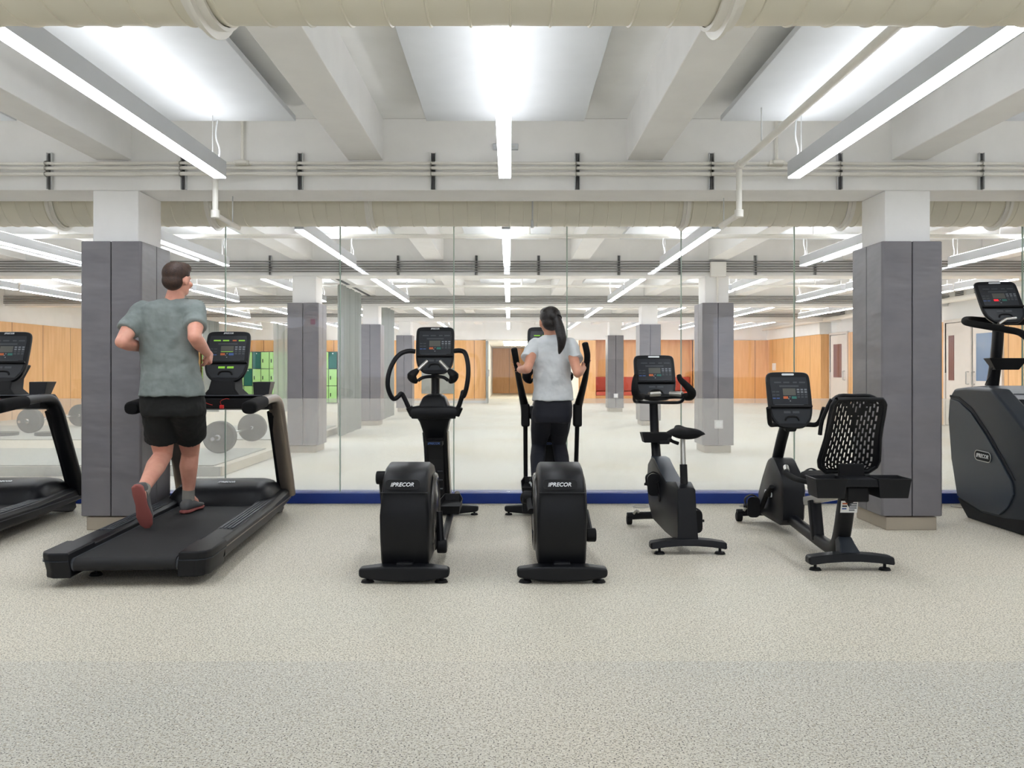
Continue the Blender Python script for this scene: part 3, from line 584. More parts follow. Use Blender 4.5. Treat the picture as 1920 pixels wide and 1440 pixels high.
# ---------------------------------------------------------------- treadmills
def treadmill(label, metal, lit):
    t = thing('treadmill', label, 'treadmill', (-1.89, 4.2, 0), math.radians(3.56), 'treadmills')
    L = dict(parent=t, local=True)
    mk('base_frame', bx(B(), -.30, .30, .12, 2.15, .055, .105), 'blk2', bev=.008, **L)
    for s in (-1, 1):
        sec = [(.262, .075), (.262, .158), (.285, .172), (.385, .168), (.408, .150), (.410, .085), (.395, .068), (.28, .066)]
        r = mk('side_rail', loft(B(), [[(s*x*f, y, z+(.0 if y < 2 else .02)) for x, z in sec] for y, f in ((.30, 1), (.9, 1), (1.5, 1), (2.0, .985), (2.24, .95))]), 'blk', bev=.006, **L)
        for q in range(4):
            mk('tread_rib', bx(B(), s*(.30+.021*q)-.006, s*(.30+.021*q)+.006, .62, 1.95, .168, .1745), 'dgrey', r, local=True, smooth=False)
        mk('rail_stripe', bx(B(), s*.4095-.0015, s*.4095+.0025, .32, 2.1, .128, .134), 'bronze' if metal == 'bronze' else 'dgrey', r, local=True, smooth=False)
        c = [(s*x, y) for x, y in ((.262, -.005), (.355, -.005), (.392, .02), (.412, .065), (.414, .32), (.262, .32))]
        mk('end_cap', loft(B(), [[(x*(1 if z > .08 else .97), y+(0 if z > .08 else .012), z) for x, y in c] for z in (.045, .08, .15, .172)]), 'blk', bev=.01, **L)
        mk('cap_trim', loft(B(), [[(x*1.002, y-.001, z) for x, y in c] for z in (.128, .133)]), 'navy', local=True, parent=t)
        foot(t, 0, 0) if False else mk('levelling_foot', cyl(cyl(B(), (s*.24, .27, 0), (s*.24, .27, .014), .034, 20, .026), (s*.24, .27, .014), (s*.24, .27, .06), .008, 10), 'blk2', **L)
        # upright and handrail in one sweep
        p = [(s*.375, 2.17, .14), (s*.372, 2.06, .36), (s*.368, 1.93, .60), (s*.365, 1.83, .78), (s*.362, 1.74, .858), (s*.358, 1.58, .868), (s*.354, 1.36, .852)]
        up = mk('upright', tube(B(), p, [.058, .056, .055, .054, .05, .046, .044], 16, 6, .62, 1.0, up=(1, 0, 0), sq=.75), metal if metal != 'blk' else 'blk', **L)
        mk('inner_cover', tube(B(), [(s*.352, 2.14, .17), (s*.348, 2.04, .38), (s*.345, 1.92, .60), (s*.342, 1.82, .77)], .048, 12, 5, .35, .95, up=(1, 0, 0), sq=.7), 'blk2', up, local=True)
        mk('grip', tube(B(), [(s*.355, 1.40, .855), (s*.353, 1.2, .842), (s*.352, 1.08, .832), (s*.352, 1.05, .829)], [.046, .048, .048, .036], 18, 4, .85, 1.0, up=(1, 0, 0), sq=.8), 'foam', **L)
        mk('wheel_bracket', loft(B(), [[(x, y, z) for y, z in ((1.80, .075), (2.12, .10), (2.24, .075), (2.26, .02), (2.2, .0), (2.1, .012), (1.9, .05))] for x in (s*.30-.03, s*.30+.03)]), 'blk', bev=.006, **L)
        # side tray / cup holder on the dashboard
        cx = s*.27; lo = lambda k, z, y0, y1: [(cx-k, y0, z), (cx+k, y0, z), (cx+k, y1, z), (cx-k, y1, z)]
        bm = loft(B(), [lo(.052, .885, 1.76, 1.86), lo(.062, .98, 1.78, 1.93), lo(.054, .98, 1.79, 1.92), lo(.044, .90, 1.775, 1.85)], True)
        mk('cup_holder', bm, 'blk', bev=.01, **L)
    bp = [(0, .085)]+[(.035-.033*math.cos(math.radians(a)), .105+.036*math.sin(math.radians(a))) for a in range(-60, 91, 15)]
    bp = [(.06, .075)]+[(.045-.036*math.cos(math.radians(a)), .108+.033*math.sin(math.radians(a))) for a in range(-80, 91, 17)]+[(1.66, .141), (1.66, .075)]
    mk('running_belt', prism(B(), bp, 'x', -.245, .245), 'belt', sharp=50, **L)
    mk('belt_edge', prism(B(), [(y+.006, z-.003) for y, z in bp], 'x', -.262, -.246), 'dgrey', sharp=50, **L); mk('belt_edge', prism(B(), [(y+.006, z-.003) for y, z in bp], 'x', .246, .262), 'dgrey', sharp=50, **L)
    prof = [(1.63, .10), (1.635, .15), (1.66, .205), (1.72, .255), (1.82, .283), (1.98, .285), (2.12, .262), (2.22, .20), (2.26, .12), (2.26, .07)]
    loops = []
    for x, k, dy in ((-.345, .62, .10), (-.32, .80, .06), (-.285, .95, .02), (-.24, 1, 0), (.24, 1, 0), (.285, .95, .02), (.32, .80, .06), (.345, .62, .10)):
        loops.append([(x, max(y, 1.63+dy) if y < 1.9 else y-dy*.3, .07+(z-.07)*k) for y, z in prof])
    hood = mk('motor_hood', loft(B(), loops), 'blk', sharp=45, **L)
    bm = text_bm('PRECOR', .03)
    mt = world_of(t)
    logo(hood, mt @ Vector((.03, 1.795, .281)), mt.to_3x3() @ Vector((1, 0, 0)), mt.to_3x3() @ Vector((0, .93, .35)), .125); bm.free()
    d = mk('dashboard', prism(B(), [(1.66, .80), (1.66, .868), (1.70, .888), (1.88, .892), (1.93, .86), (1.93, .81), (1.80, .785)], 'x', -.345, .345), 'blk2', bev=.008, **L)
    mk('tray_edge', bx(B(), -.22, .30, 1.655, 1.70, .886, .892), 'dgrey', d, local=True, smooth=False)
    mk('safety_clip', bx(B(), .02, .045, 1.63, 1.66, .80, .825), 'redm', d, local=True, bev=.004)
    mk('safety_cord', tube(B(), [(-.12, 1.655, .88), (-.07, 1.64, .84), (-.03, 1.645, .825)], .002, 6, 5), 'cord', d, local=True); mk('safety_cord', tube(B(), [(.03, 1.65, .82), (.025, 1.64, .85), (.06, 1.64, .868), (.08, 1.655, .865)], .002, 6, 5), 'cord', d, local=True)
    # console neck and console
    mk('console_neck', loft(B(), [[(x*k, y0+(y-1.82)*q, z) for x, y in ((-.10, 1.76), (.10, 1.76), (.13, 1.90), (-.13, 1.90))] for k, q, z, y0 in ((1.25, 1.2, .885, 1.82), (.9, 1, .93, 1.82), (.8, 1, 1.0, 1.86), (.95, 1.0, 1.10, 1.93))]), 'blk2', bev=.012, **L)
    m3 = mt.to_3x3(); tilt = math.radians(20)
    console(t, mt @ Vector((.012, 1.80, .99)), m3 @ Vector((1, 0, 0)), m3 @ Vector((0, math.sin(tilt), math.cos(tilt))), .305, .37, lit, 'word')
    mk('power_cable', tube(B(), [(.25, 2.2, .06), (.22, 2.3, .03), (.15, 2.26, .012), (.12, 2.05, .02)], .006, 8, 5), 'blk2', **L)
    return t
treadmill('treadmill with silver uprights and green lit console, under the running man', 'bronze', True)
tt = treadmill('all black treadmill with unlit console, cut off by the left edge', 'blk', False)
tt.location = (-1.89-1.585, 4.24, 0)
# ---------------------------------------------------------------- ellipticals
def elliptical(label, dx, moving):
    X = -.527+dx
    t = thing('elliptical_trainer', label, 'elliptical trainer', (X, 5.2, 0), group='elliptical trainers')
    def rear_bar(Y, hw, z0=.022, z1=.082, d=.10, name='rear_foot', cz=.012):
        lo = []
        for f in (-1, -.93, -.5, 0, .5, .93, 1):
            e = 1-abs(f)**6*.35; k = cz*(1-f*f)
            zc = (z0+z1)/2; hh = (z1-z0)/2*e
            lo.append([(X+hw*f, Y-d/2*e, zc-hh-k), (X+hw*f, Y+d/2*e, zc-hh-k), (X+hw*f, Y+d/2*e, zc+hh+k*.5), (X+hw*f, Y-d/2*e, zc+hh+k*.5)])
        return mk(name, loft(B(), lo), 'blk', t, bev=.012)
    rear_bar(4.31, .227); foot(t, X-.185, 4.31, .034); foot(t, X+.185, 4.31, .034)
    rear_bar(6.30, .30, .02, .075, .09, 'front_foot'); foot(t, X-.27, 6.30, .028); foot(t, X+.27, 6.30, .028)
    mk('base_beam', bx(B(), X-.045, X+.045, 4.3, 6.5, .035, .10), 'blk', t, bev=.012)
    # drum shroud, seen from behind
    prof = [(4.34, .08), (4.30, .20), (4.285, .33), (4.30, .45), (4.345, .525), (4.43, .562), (4.58, .575), (4.74, .545), (4.88, .47), (4.97, .36), (5.0, .25), (4.95, .14), (4.85, .075)]
    lo = []
    for x, k in ((-.126, .90), (-.120, .97), (-.108, 1), (.108, 1), (.120, .97), (.126, .90)):
        lo.append([(X+x*(1 if z < .45 else .93), 4.63+(y-4.63)*k, .30+(z-.30)*k) for y, z in prof])
    sh = mk('drum_shroud', loft(B(), lo), 'blk', t, sharp=50)
    # badge band across the upper rear face
    def band(z0, z1, hw, m, name, out=.0012):
        def yy(z): return 4.285+abs(z-.33)*0+(.0 if z < .33 else (4.30-4.285)*(z-.33)/.12) if z <= .45 else 4.30+(z-.45)/.075*.045
        pts = rrect(hw*2, z1-z0, (z1-z0)*.45)
        return mk(name, loft(B(), [[(X-.01+u, yy(v+(z0+z1)/2)-out-o, v+(z0+z1)/2) for u, v in pts] for o in (0, .004)]), m, sh, smooth=False)
    band(.464, .512, .088, 'blk2', 'badge_plate')
    logo(sh, (X-.008, 4.3145, .488), (1, 0, 0), (0, .5, 1), .125)
    mk('panel_gap', bx(B(), X-.119, X+.119, 4.288, 4.31, .4485, .4505), 'padseam', sh, smooth=False)
    for s in (-1, 1):
        mk('crank_disc', lathe_x(X+s*.122, 4.64, .30, s, [(0, .016), (.10, .016), (.115, .010), (.175, .010), (.185, .018), (.205, .012), (.21, 0)]), 'disc', t, sharp=60)
        ph = -1 if s > 0 else 1                       # right crank low, left crank high
        if moving: ph = .45*s*-1
        cz = .30+ph*.185 if not moving else (.36 if s < 0 else .20); cy = 4.62 if not moving else (4.75 if s < 0 else 4.5)
        c = Vector((X+s*.158, cy, cz))
        mk('crank', tube(B(), [(X+s*.145, 4.64, .30), c], .02, 10, 1), 'blk', t)
        mk('crank_hub', cyl(B(), c-Vector((s*.02, 0, 0)), c+Vector((s*.032, 0, 0)), .036, 20), 'blk2', t, bev=.008)
        pz = {(-1, False): .36, (1, False): .20, (-1, True): .27, (1, True): .22}[(s, moving)]; py = 5.42 if s > 0 else 5.3
        if moving: py = 5.75 if s < 0 else 5.85
        pxx = X+s*(.155 if not moving else .115)
        mk('pedal_link', tube(B(), [c+Vector((s*.005, 0, 0)), (pxx, py, pz-.045), (pxx, 6.12, pz-.02 if not moving else .17)], .021, 10, 1), 'blk', t)
        bm = B(); o = [(-.068, -.17), (.068, -.17), (.072, .12), (.05, .2), (-.05, .2), (-.072, .12)]
        loft(bm, [[(pxx+u*k, py+v*k, pz+z+max(0, v-.1)*.25) for u, v in o] for k, z in ((.92, -.022), (1.0, .03), (.95, .03), (.90, -.008))])
        pd = mk('pedal', bm, 'blk2', t, bev=.004)
        for q in range(4): mk('pedal_rib', bx(B(), pxx-.05, pxx+.05, py-.12+q*.07, py-.10+q*.07, pz-.010, pz-.002), 'dgrey', pd, smooth=False)
        if not moving:
            arc = [(779, 659, 5.98), (765, 658.5, 5.97), (750, 664, 5.94), (738, 678, 5.9), (729, 700, 5.88), (727, 722, 5.88), (731, 738, 5.9), (738, 748, 5.92), (746, 744, 5.94), (752, 738, 5.95), (757, 744, 5.96), (765, 761, 5.97), (772, 775, 5.98)]
            if s > 0: arc = [(851, 658, 5.98), (863, 657.5, 5.97), (872, 662, 5.94), (877, 680, 5.9), (878, 702, 5.88), (875, 725, 5.88), (870, 742, 5.9), (867, 741, 5.92), (868, 735, 5.94), (866, 744, 5.95), (862, 757, 5.96), (858, 768, 5.97), (856, 776, 5.98)]
            pts = [W(*q) for q in arc]
            mk('handlebar', tube(B(), pts, .0165, 12, 4), 'blk', t)
            mk('arm_joint', tube(B(), [W(767 if s < 0 else 862, 763, 5.97), W(775 if s < 0 else 855, 779, 5.98)], .026, 12, 1), 'blk2', t, bev=.005)
        else:
            if s < 0: g = [W(964, 655, 5.72), W(967, 672, 5.74), W(971, 700, 5.8), W(978, 735, 5.9), W(985, 768, 6.0)]
            else: g = [W(1097, 645, 5.62), W(1101, 665, 5.64), W(1099, 700, 5.75), W(1091, 735, 5.88), W(1082, 768, 6.0)]
            mk('moving_arm', tube(B(), g, [.016, .018, .019, .024, .032], 12, 4), 'blk', t)
            mk('arm_grip', tube(B(), [g[0]+(g[0]-g[1])*.1, g[0], g[1], g[1]+(g[2]-g[1])*.5], [.012, .021, .021, .02], 12, 4), 'foam', t)
            jx = g[-1].x
            mk('arm_joint', bx(B(), jx-.03, jx+.03, 5.93, 6.02, .67, .83), 'blk2', t, bev=.014)
            mk('arm_rod', tube(B(), [(jx, 5.98, .70), (jx-s*.005, 6.1, .17)], .016, 10, 1), 'blk', t)
            mk('rod_joint', ell(B(), (jx, 6.1, .15), (.035, .04, .05)), 'blk2', t)
            mk('link_bracket', bx(B(), jx-.02, jx+.03 if s < 0 else jx+.02, 6.0, 6.14, .06, .16), 'blk', t, bev=.006)
    # tower
    fr = [(6.42, .03, .085, .10), (6.40, .10, .085, .10), (6.30, .30, .082, .12), (6.20, .50, .08, .13), (6.12, .62, .083, .13), (6.06, .70, .105, .12), (6.02, .735, .125, .10)]
    tw = mk('tower', loft(B(), [[(X-hw, y-d*.5, z), (X+hw, y-d*.5, z), (X+hw, y+d, z), (X-hw, y+d, z)] for y, z, hw, d in fr]), 'blk', t, bev=.02)
    for s in (-1, 1):
        mk('tower_side', loft(B(), [[(X+s*(hw+.001), y-d*.35, z), (X+s*(hw+.006), y-d*.35, z), (X+s*(hw+.006), y+d*.9, z), (X+s*(hw+.001), y+d*.9, z)] for y, z, hw, d in fr[1:5]]), 'dgrey' if s < 0 else 'bronze', tw, smooth=False)
    mk('recess', loft(B(), [[(X-.052, y-d*.5-.004, z), (X+.052, y-d*.5-.004, z), (X+.052, y-d*.5+.004, z), (X-.052, y-d*.5+.004, z)] for y, z, d in ((6.33, .14, .11), (6.24, .42, .128), (6.14, .58, .13))]), 'padseam', tw, smooth=False)
    mk('bottle_shelf', bx(B(), X-.058, X+.058, 6.01, 6.12, .53, .565), 'blk2', tw, bev=.006)
    logo(tw, (X, 6.008, .548), (1, 0, 0), (0, 0, 1), .09, 'bluem')
    for q in range(4):
        for s in (-.026, .026): mk('rib', bx(B(), X+s-.018, X+s+.018, 6.19+.0, 6.25, .20+q*.065, .205+q*.065), 'dgrey', tw, smooth=False)
    mk('shoulder_bar', tube(B(), [(X-.155, 5.99, .765), (X-.10, 5.985, .77), (X, 5.98, .77), (X+.10, 5.985, .77), (X+.155, 5.99, .765)], [.042, .048, .05, .048, .042], 14, 2, sq=.8), 'blk', t)
    mk('shoulder_cap', loft(B(), [[(X-a, y0, z), (X+a, y0, z), (X+a, y1, z), (X-a, y1, z)] for a, y0, y1, z in ((.105, 5.94, 6.16, .74), (.10, 5.95, 6.15, .82), (.08, 5.98, 6.14, .87), (.055, 6.02, 6.13, .895))]), 'blk', t, bev=.02)
    mk('post', tube(B(), [(X, 6.10, .86), (X, 6.12, .97), (X, 6.10, 1.08)], .030, 16, 3), 'blk', t)
    console(t, (X, 6.045, 1.045), (1, 0, 0), (0, math.sin(math.radians(14)), math.cos(math.radians(14))), .272, .335, moving, 'word')
    for s in (-1, 1):
        a, b_ = Vector((X+s*.045, 5.98, 1.125)), Vector((X+s*.115, 5.93, 1.055))
        mk('heart_rate_grip', tube(B(), [a, b_], .0125, 12, 1), 'silver', t)
        mk('grip_pod', tube(B(), [b_-(b_-a)*.1, b_+Vector((s*.03, -.02, -.03)), b_+Vector((s*.018, 0, -.06)), b_+Vector((-s*.005, .01, -.075))], [.016, .034, .026, .012], 14, 4), 'blk2', t)
    mk('grip_crossbar', tube(B(), [(X-.105, 5.94, .99), (X-.07, 5.96, 1.012), (X, 6.05, 1.018), (X+.07, 5.96, 1.012), (X+.105, 5.94, .99)], .012, 10, 5), 'blk', t)
    return t
def lathe_x(x0, y, z, s, prof, seg=48):
    bm = B(); lo = []
    for r, h in prof: lo.append([(x0+s*h, y+max(r, .0005)*math.cos(2*math.pi*k/seg), z+max(r, .0005)*math.sin(2*math.pi*k/seg)) for k in range(seg)])
    return loft(bm, lo)
elliptical('unused black elliptical trainer with curved loop handlebars', 0, False)
elliptical('black elliptical trainer with tall moving arms, under the woman', .792, True)
# ---------------------------------------------------------------- upright bike
t = thing('upright_bike', 'black upright exercise bike with narrow saddle and silver seat post', 'exercise bike', (1.0, 5.4, 0))
lo = []
for f in (-1, -.96, -.6, -.2, .2, .6, .96, 1):
    k = .022*(1-f*f); e = 1 if abs(f) < 1 else .7; zc = .05+k
    lo.append([(1.035+.222*f, 4.97-.04*e, zc-.02*e), (1.035+.222*f, 4.97+.04*e, zc-.02*e), (1.035+.222*f, 4.97+.045*e, zc+.018*e), (1.035+.222*f, 4.97-.03*e, zc+.018*e)])
mk('rear_foot', loft(B(), lo), 'blk', t, bev=.006); foot(t, .87, 4.97, .032); foot(t, 1.22, 4.97, .032)
mk('front_foot', tube(B(), [(.81, 5.9, .058), (.98, 5.9, .065), (1.16, 5.9, .058)], .026, 12, 3), 'blk', t)
for x in (.825, 1.15): mk('caster', cyl(B(), (x-.018, 5.9, .034), (x+.018, 5.9, .034), .033, 18), 'blk2', t, bev=.006)
mk('caster_clip', tube(B(), [(.85, 5.87, .08), (.87, 5.86, .105), (.885, 5.86, .09)], .009, 8, 3), 'silver', t)
prof = [(4.955, .065), (4.965, .22), (4.99, .375), (5.06, .405), (5.14, .395), (5.28, .375), (5.46, .43), (5.60, .485), (5.70, .49), (5.79, .44), (5.82, .30), (5.76, .16), (5.62, .085), (5.3, .065)]
lo = []
def bxs(y): return 1.033-(y-4.95)*.055
for x, k in ((-.052, .93), (-.044, 1), (.044, 1), (.052, .93)): lo.append([(bxs(y)+x*(1.15 if z < .12 else 1), 5.35+(y-5.35)*(k*.1+.9), .25+(z-.25)*k) for y, z in prof])
sh = mk('shroud', loft(B(), lo), 'blk', t, sharp=45)
mk('shroud_edge', loft(B(), [[(bxs(y)+x, y, z+.002) for y, z in prof[5:9]]+[(bxs(y)+x, y, z-.006) for y, z in prof[5:9][::-1]] for x in (-.05, .05)]), 'navy', sh)
mk('seat_sleeve', tube(B(), [(1.03, 5.05, .37), (1.03, 5.075, .505)], .0225, 16, 1), 'blk2', t); mk('seat_post', tube(B(), [(1.03, 5.07, .49), (1.03, 5.10, .67)], .0145, 16, 1), 'silver', t)
mk('adjust_knob', tube(B(), [(1.0, 5.075, .63), (.96, 5.07, .645), (.945, 5.065, .66)], [.011, .010, .013], 10, 3), 'blk2', t)
lo = []
for y, hw, zt, th in ((4.955, .092, .705, .03), (4.97, .106, .720, .058), (5.04, .108, .726, .064), (5.10, .085, .724, .055), (5.15, .05, .725, .045), (5.22, .026, .73, .038), (5.26, .018, .727, .03), (5.275, .010, .718, .012)):
    lo.append([(1.03+hw*math.cos(a)*(1 if math.sin(a) > -.2 else .8), y, zt-th*.5+th*.5*math.sin(a)-(.008 if abs(math.cos(a)) < .3 and y < 5.1 and math.sin(a) > 0 else 0)) for a in [2*math.pi*q/20 for q in range(20)]])
mk('saddle', loft(B(), lo), 'foam', t, sharp=60)
mk('post', tube(B(), [(.985, 5.72, .43), (.982, 5.80, .66), (.975, 5.80, .86), (.972, 5.78, .92)], [.032, .030, .029, .032], 16, 4), 'blk', t)
bm = B(); o = [(-.10, -.06), (.10, -.06), (.10, .06), (-.10, .06)]
loft(bm, [[(.975+u*k, 5.70+v*k, z) for u, v in o] for k, z in ((.85, .585), (1.0, .648), (.94, .648), (.8, .60))]); mk('accessory_tray', bm, 'blk2', t, bev=.008)
mk('tray_pocket', bx(B(), .985, 1.055, 5.64, 5.70, .575, .60), 'blk2', t, bev=.006)
console(t, (.972, 5.66, .875), (1, 0, 0), (0, math.sin(math.radians(24)), math.cos(math.radians(24))), .272, .315, False)
mk('handlebar', tube(B(), [W(1199, 741, 5.5), W(1215, 744, 5.55), W(1240, 744, 5.6), W(1268, 743, 5.55), W(1285, 744, 5.5)], .016, 12, 3), 'blk', t)
mk('horn', tube(B(), [W(1283, 744, 5.5), W(1294, 743, 5.42), W(1297, 735, 5.36), W(1286, 722, 5.36), W(1276, 712, 5.4), W(1273, 704, 5.42)], [.022, .028, .026, .022, .018, .015], 14, 4), 'foam', t)
mk('horn', tube(B(), [W(1203, 744, 5.5), W(1196, 743, 5.42), W(1191, 735, 5.36), W(1190, 722, 5.36), W(1191, 712, 5.4), W(1193, 704, 5.42)], [.022, .026, .024, .02, .018, .015], 14, 4), 'foam', t)
mk('lower_bar', tube(B(), [W(1190, 738, 5.4), W(1190, 752, 5.42), W(1205, 754, 5.5), W(1262, 755, 5.5), W(1277, 753, 5.48), W(1284, 745, 5.45)], .010, 10, 4), 'blk', t)
for a, b_ in (((1217, 739.5, 5.54), (1237, 738, 5.57)), ((1257, 738, 5.57), (1280, 739.5, 5.5))): mk('heart_rate_grip', tube(B(), [W(*a), W(*b_)], .0165, 12, 1), 'silver', t)
def pedal(t, c, s, h=.085, w_=.045):
    x, y, z = c
    mk('pedal', bx(B(), x-w_, x+w_, y-h*.5, y+h*.5, z-.012, z+.012), 'blk2', t, bev=.006)
    mk('pedal_strap', tube(B(), [(x-w_*.9, y-.005, z), (x-w_*.95, y, z+.05), (x, y+.005, z+.075), (x+w_*.95, y, z+.05), (x+w_*.9, y-.005, z)], .022, 8, 4, 1, .25), 'blk2', t)
    mk('pedal_plate', loft(B(), [[(x+u, y-.045-q, z+v) for u, v in rrect(.085, .14, .03)] for q in (0, .012)]), 'blk2', t, bev=.003)
    mk('pedal_axle', cyl(B(), (x-s*.062, y-.02, z), (x+s*.06, y-.02, z), .008, 10), 'blk', t)
pedal(t, W(1227, 909, 5.45)+Vector((0, .05, 0)), -1); pedal(t, W(1304, 978, 5.25)+Vector((0, .05, 0)), 1)
mk('crank', tube(B(), [(.955, 5.43, .26), (.945, 5.44, .345), (.94, 5.44, .355)], .012, 10, 1, 1.6, 1), 'blk2', t); mk('crank', tube(B(), [(1.07, 5.43, .26), (1.085, 5.34, .16)], .012, 10, 1, 1.6, 1), 'blk2', t)
mk('crank_boss', cyl(B(), (.945, 5.43, .26), (1.075, 5.43, .26), .03, 18), 'blk2', t)
# ---------------------------------------------------------------- recumbent bike
XR_ = 1.82
t = thing('recumbent_bike', 'black recumbent exercise bike with perforated seat back', 'exercise bike', (XR_, 5.2, 0))
lo = []
for f in (-1, -.96, -.6, -.2, .2, .6, .96, 1):
    k = .020*(1-f*f); e = 1 if abs(f) < 1 else .7; zc = .052+k
    lo.append([(XR_-.005+.228*f, 4.57-.045*e, zc-.02*e), (XR_-.005+.228*f, 4.57+.045*e, zc-.02*e), (XR_-.005+.228*f, 4.57+.045*e, zc+.02*e), (XR_-.005+.228*f, 4.57-.03*e, zc+.02*e)])
mk('rear_foot', loft(B(), lo), 'blk', t, bev=.006); foot(t, XR_-.19, 4.57, .032); foot(t, XR_+.18, 4.57, .032)
mk('foot_gusset', loft(B(), [[(XR_-a, y-.03, z), (XR_+a, y-.03, z), (XR_+a, y+.05, z), (XR_-a, y+.05, z)] for a, y, z in ((.06, 4.58, .07), (.04, 4.64, .13), (.036, 4.68, .16))]), 'navy', t, bev=.006)
mk('front_foot', tube(B(), [(1.60, 6.03, .06), (1.82, 6.03, .066), (2.03, 6.03, .06)], .026, 12, 3), 'blk', t)
for x in (1.615, 2.02): mk('caster', cyl(B(), (x-.02, 6.03, .034), (x+.02, 6.03, .034), .033, 18), 'blk2', t, bev=.006)
mk('caster_clip', tube(B(), [(1.64, 6.0, .08), (1.66, 5.99, .108), (1.675, 5.99, .09)], .009, 8, 3), 'silver', t)
prof = [(6.02, .06), (6.02, .20), (5.92, .33), (5.80, .46), (5.74, .478), (5.68, .472), (5.56, .40), (5.50, .35), (5.48, .29), (5.50, .10), (5.55, .06)]
lo = []
for x, k in ((-.078, .92), (-.066, 1), (.066, 1), (.078, .92)): lo.append([(XR_+x, 5.74+(y-5.74)*k, .25+(z-.25)*k) for y, z in prof])
sh = mk('shroud', loft(B(), lo), 'blk', t, sharp=45)
bd = [(XR_-.0775, 5.76-u, .235+v) for u, v in rrect(.155, .036, .017)]
b = mk('badge', loft(B(), [bd, [(x-.006, y, z) for x, y, z in bd]]), 'logo', sh, smooth=False)
logo(b, (XR_-.0840, 5.76, .235), (0, -1, 0), (0, 0, 1), .13, 'padseam')
mk('crank_boss', cyl(B(), (XR_-.10, 5.72, .245), (XR_+.10, 5.72, .245), .03, 18), 'blk2', t)
mk('crank', tube(B(), [(XR_-.10, 5.62, .30), (XR_-.10, 5.72, .245), (XR_-.105, 5.84, .12)], .012, 10, 1, 1.5, 1), 'blk2', t); mk('crank', tube(B(), [(XR_+.10, 5.72, .245), (XR_+.105, 5.62, .34)], .012, 10, 1, 1.5, 1), 'blk2', t)
pedal(t, Vector((XR_-.165, 5.86, .135)), -1); pedal(t, Vector((XR_+.165, 5.64, .34)), 1)
mk('base_beam', tube(B(), [(XR_, 5.55, .105), (XR_, 5.25, .082), (XR_, 4.95, .062), (XR_, 4.82, .066), (XR_, 4.74, .10), (XR_, 4.69, .18), (XR_, 4.655, .28), (XR_, 4.62, .385)], [.032, .032, .033, .036, .040, .042, .042, .040], 14, 4, 1.05, 1, up=(1, 0, 0), sq=.6), 'blk', t)
mk('front_strut', tube(B(), [(XR_, 5.06, .06), (XR_, 5.12, .285)], .036, 14, 1, 1.0, 1, up=(1, 0, 0), sq=.6), 'blk', t)
st = mk('data_sticker', loft(B(), [[(XR_-.045+0*q, 4.60-.0, .30), (XR_+.045, 4.60, .30), (XR_+.045, 4.585, .365), (XR_-.045, 4.585, .365)] if q else [(XR_-.045, 4.602, .30), (XR_+.045, 4.602, .30), (XR_+.045, 4.587, .365), (XR_-.045, 4.587, .365)] for q in (0, 1)]), 'sticker', t, smooth=False)
for q, (x0, x1, z, m) in enumerate(((-.038, -.012, .350, 'orange'), (-.038, -.012, .336, 'padseam'), (-.038, -.014, .322, 'bluem'), (.0, .04, .35, 'lgrey'), (.0, .04, .338, 'lgrey'), (.0, .04, .326, 'lgrey'), (.0, .03, .314, 'lgrey'))):
    yy = 4.60-(z-.30)*.23; mk('print', bx(B(), XR_+x0, XR_+x1, yy-.0015, yy, z-.004, z+.004), m, st, smooth=False)
mk('seat_rail', tube(B(), [(XR_, 5.26, .262), (XR_, 4.60, .405)], .03, 8, 1, .9, .62, up=(1, 0, 0), sq=.4), 'silver', t)
mk('rail_slot', bx(B(), XR_-.029, XR_-.0275, 4.65, 5.2, .30, .31), 'padseam', t) if False else None
mk('rail_cap', bx(B(), XR_-.058, XR_+.058, 4.47, 4.57, .375, .455), 'blk2', t, bev=.01)
lo = []
for y, hw, z, th in ((4.72, .10, .47, .03), (4.76, .13, .475, .05), (4.85, .14, .475, .055), (4.98, .135, .472, .055), (5.05, .11, .465, .05), (5.09, .06, .458, .025)):
    lo.append([(XR_+hw*math.copysign(abs(math.cos(a))**.6, math.cos(a)), y, z-th*.4+th*.6*math.copysign(abs(math.sin(a))**.7, math.sin(a))) for a in [2*math.pi*q/24 for q in range(24)]])
mk('seat', loft(B(), lo), 'foam', t, sharp=60)
mk('carriage', bx(B(), XR_-.05, XR_+.05, 4.62, 4.98, .375, .45), 'blk2', t, bev=.008)
# backrest: perforated shell, rim and bracket
rows = [(.912, .120, .020), (.885, .137, .006), (.82, .140, 0), (.76, .140, 0), (.70, .143, 0), (.64, .152, 0), (.58, .160, 0), (.545, .152, 0), (.515, .115, .01)]
def backp(u, v, off=0):
    """u -1..1 across, v 0 top..1 bottom"""
    f = v*(len(rows)-1); k = min(int(f), len(rows)-2); q = f-k
    z = rows[k][0]*(1-q)+rows[k+1][0]*q; hw = rows[k][1]*(1-q)+rows[k+1][1]*q
    Y = 4.485+.17*(.912-z)/.4-.03*abs(u)**2+off; xc = XR_+.0
    return (xc+u*hw, Y, z)
NU, NV = 31, 64; bm = B(); grid = [[bm.verts.new(backp(-1+2*i/NU, j/NV)) for i in range(NU+1)] for j in range(NV+1)]
def hole(i, j):
    if i < 3 or i > NU-4 or j < 3 or j > NV-6 or i % 2 == 0: return False
    u = abs(-1+2*(i+.5)/NU); v = j/NV
    if v < .22 and abs(u-(.62-v*2.4)) < .09: return False
    if .20 < v and u < .07 and v < .42: return False
    return (j+(i//2)*3) % 6 < 4
for j in range(NV):
    for i in range(NU):
        if not hole(i, j): bm.faces.new((grid[j][i], grid[j][i+1], grid[j+1][i+1], grid[j+1][i]))
me_o = mk('backrest', bm, 'blk2', t, smooth=False); so = me_o.modifiers.new('s', 'SOLIDIFY'); so.thickness = .007
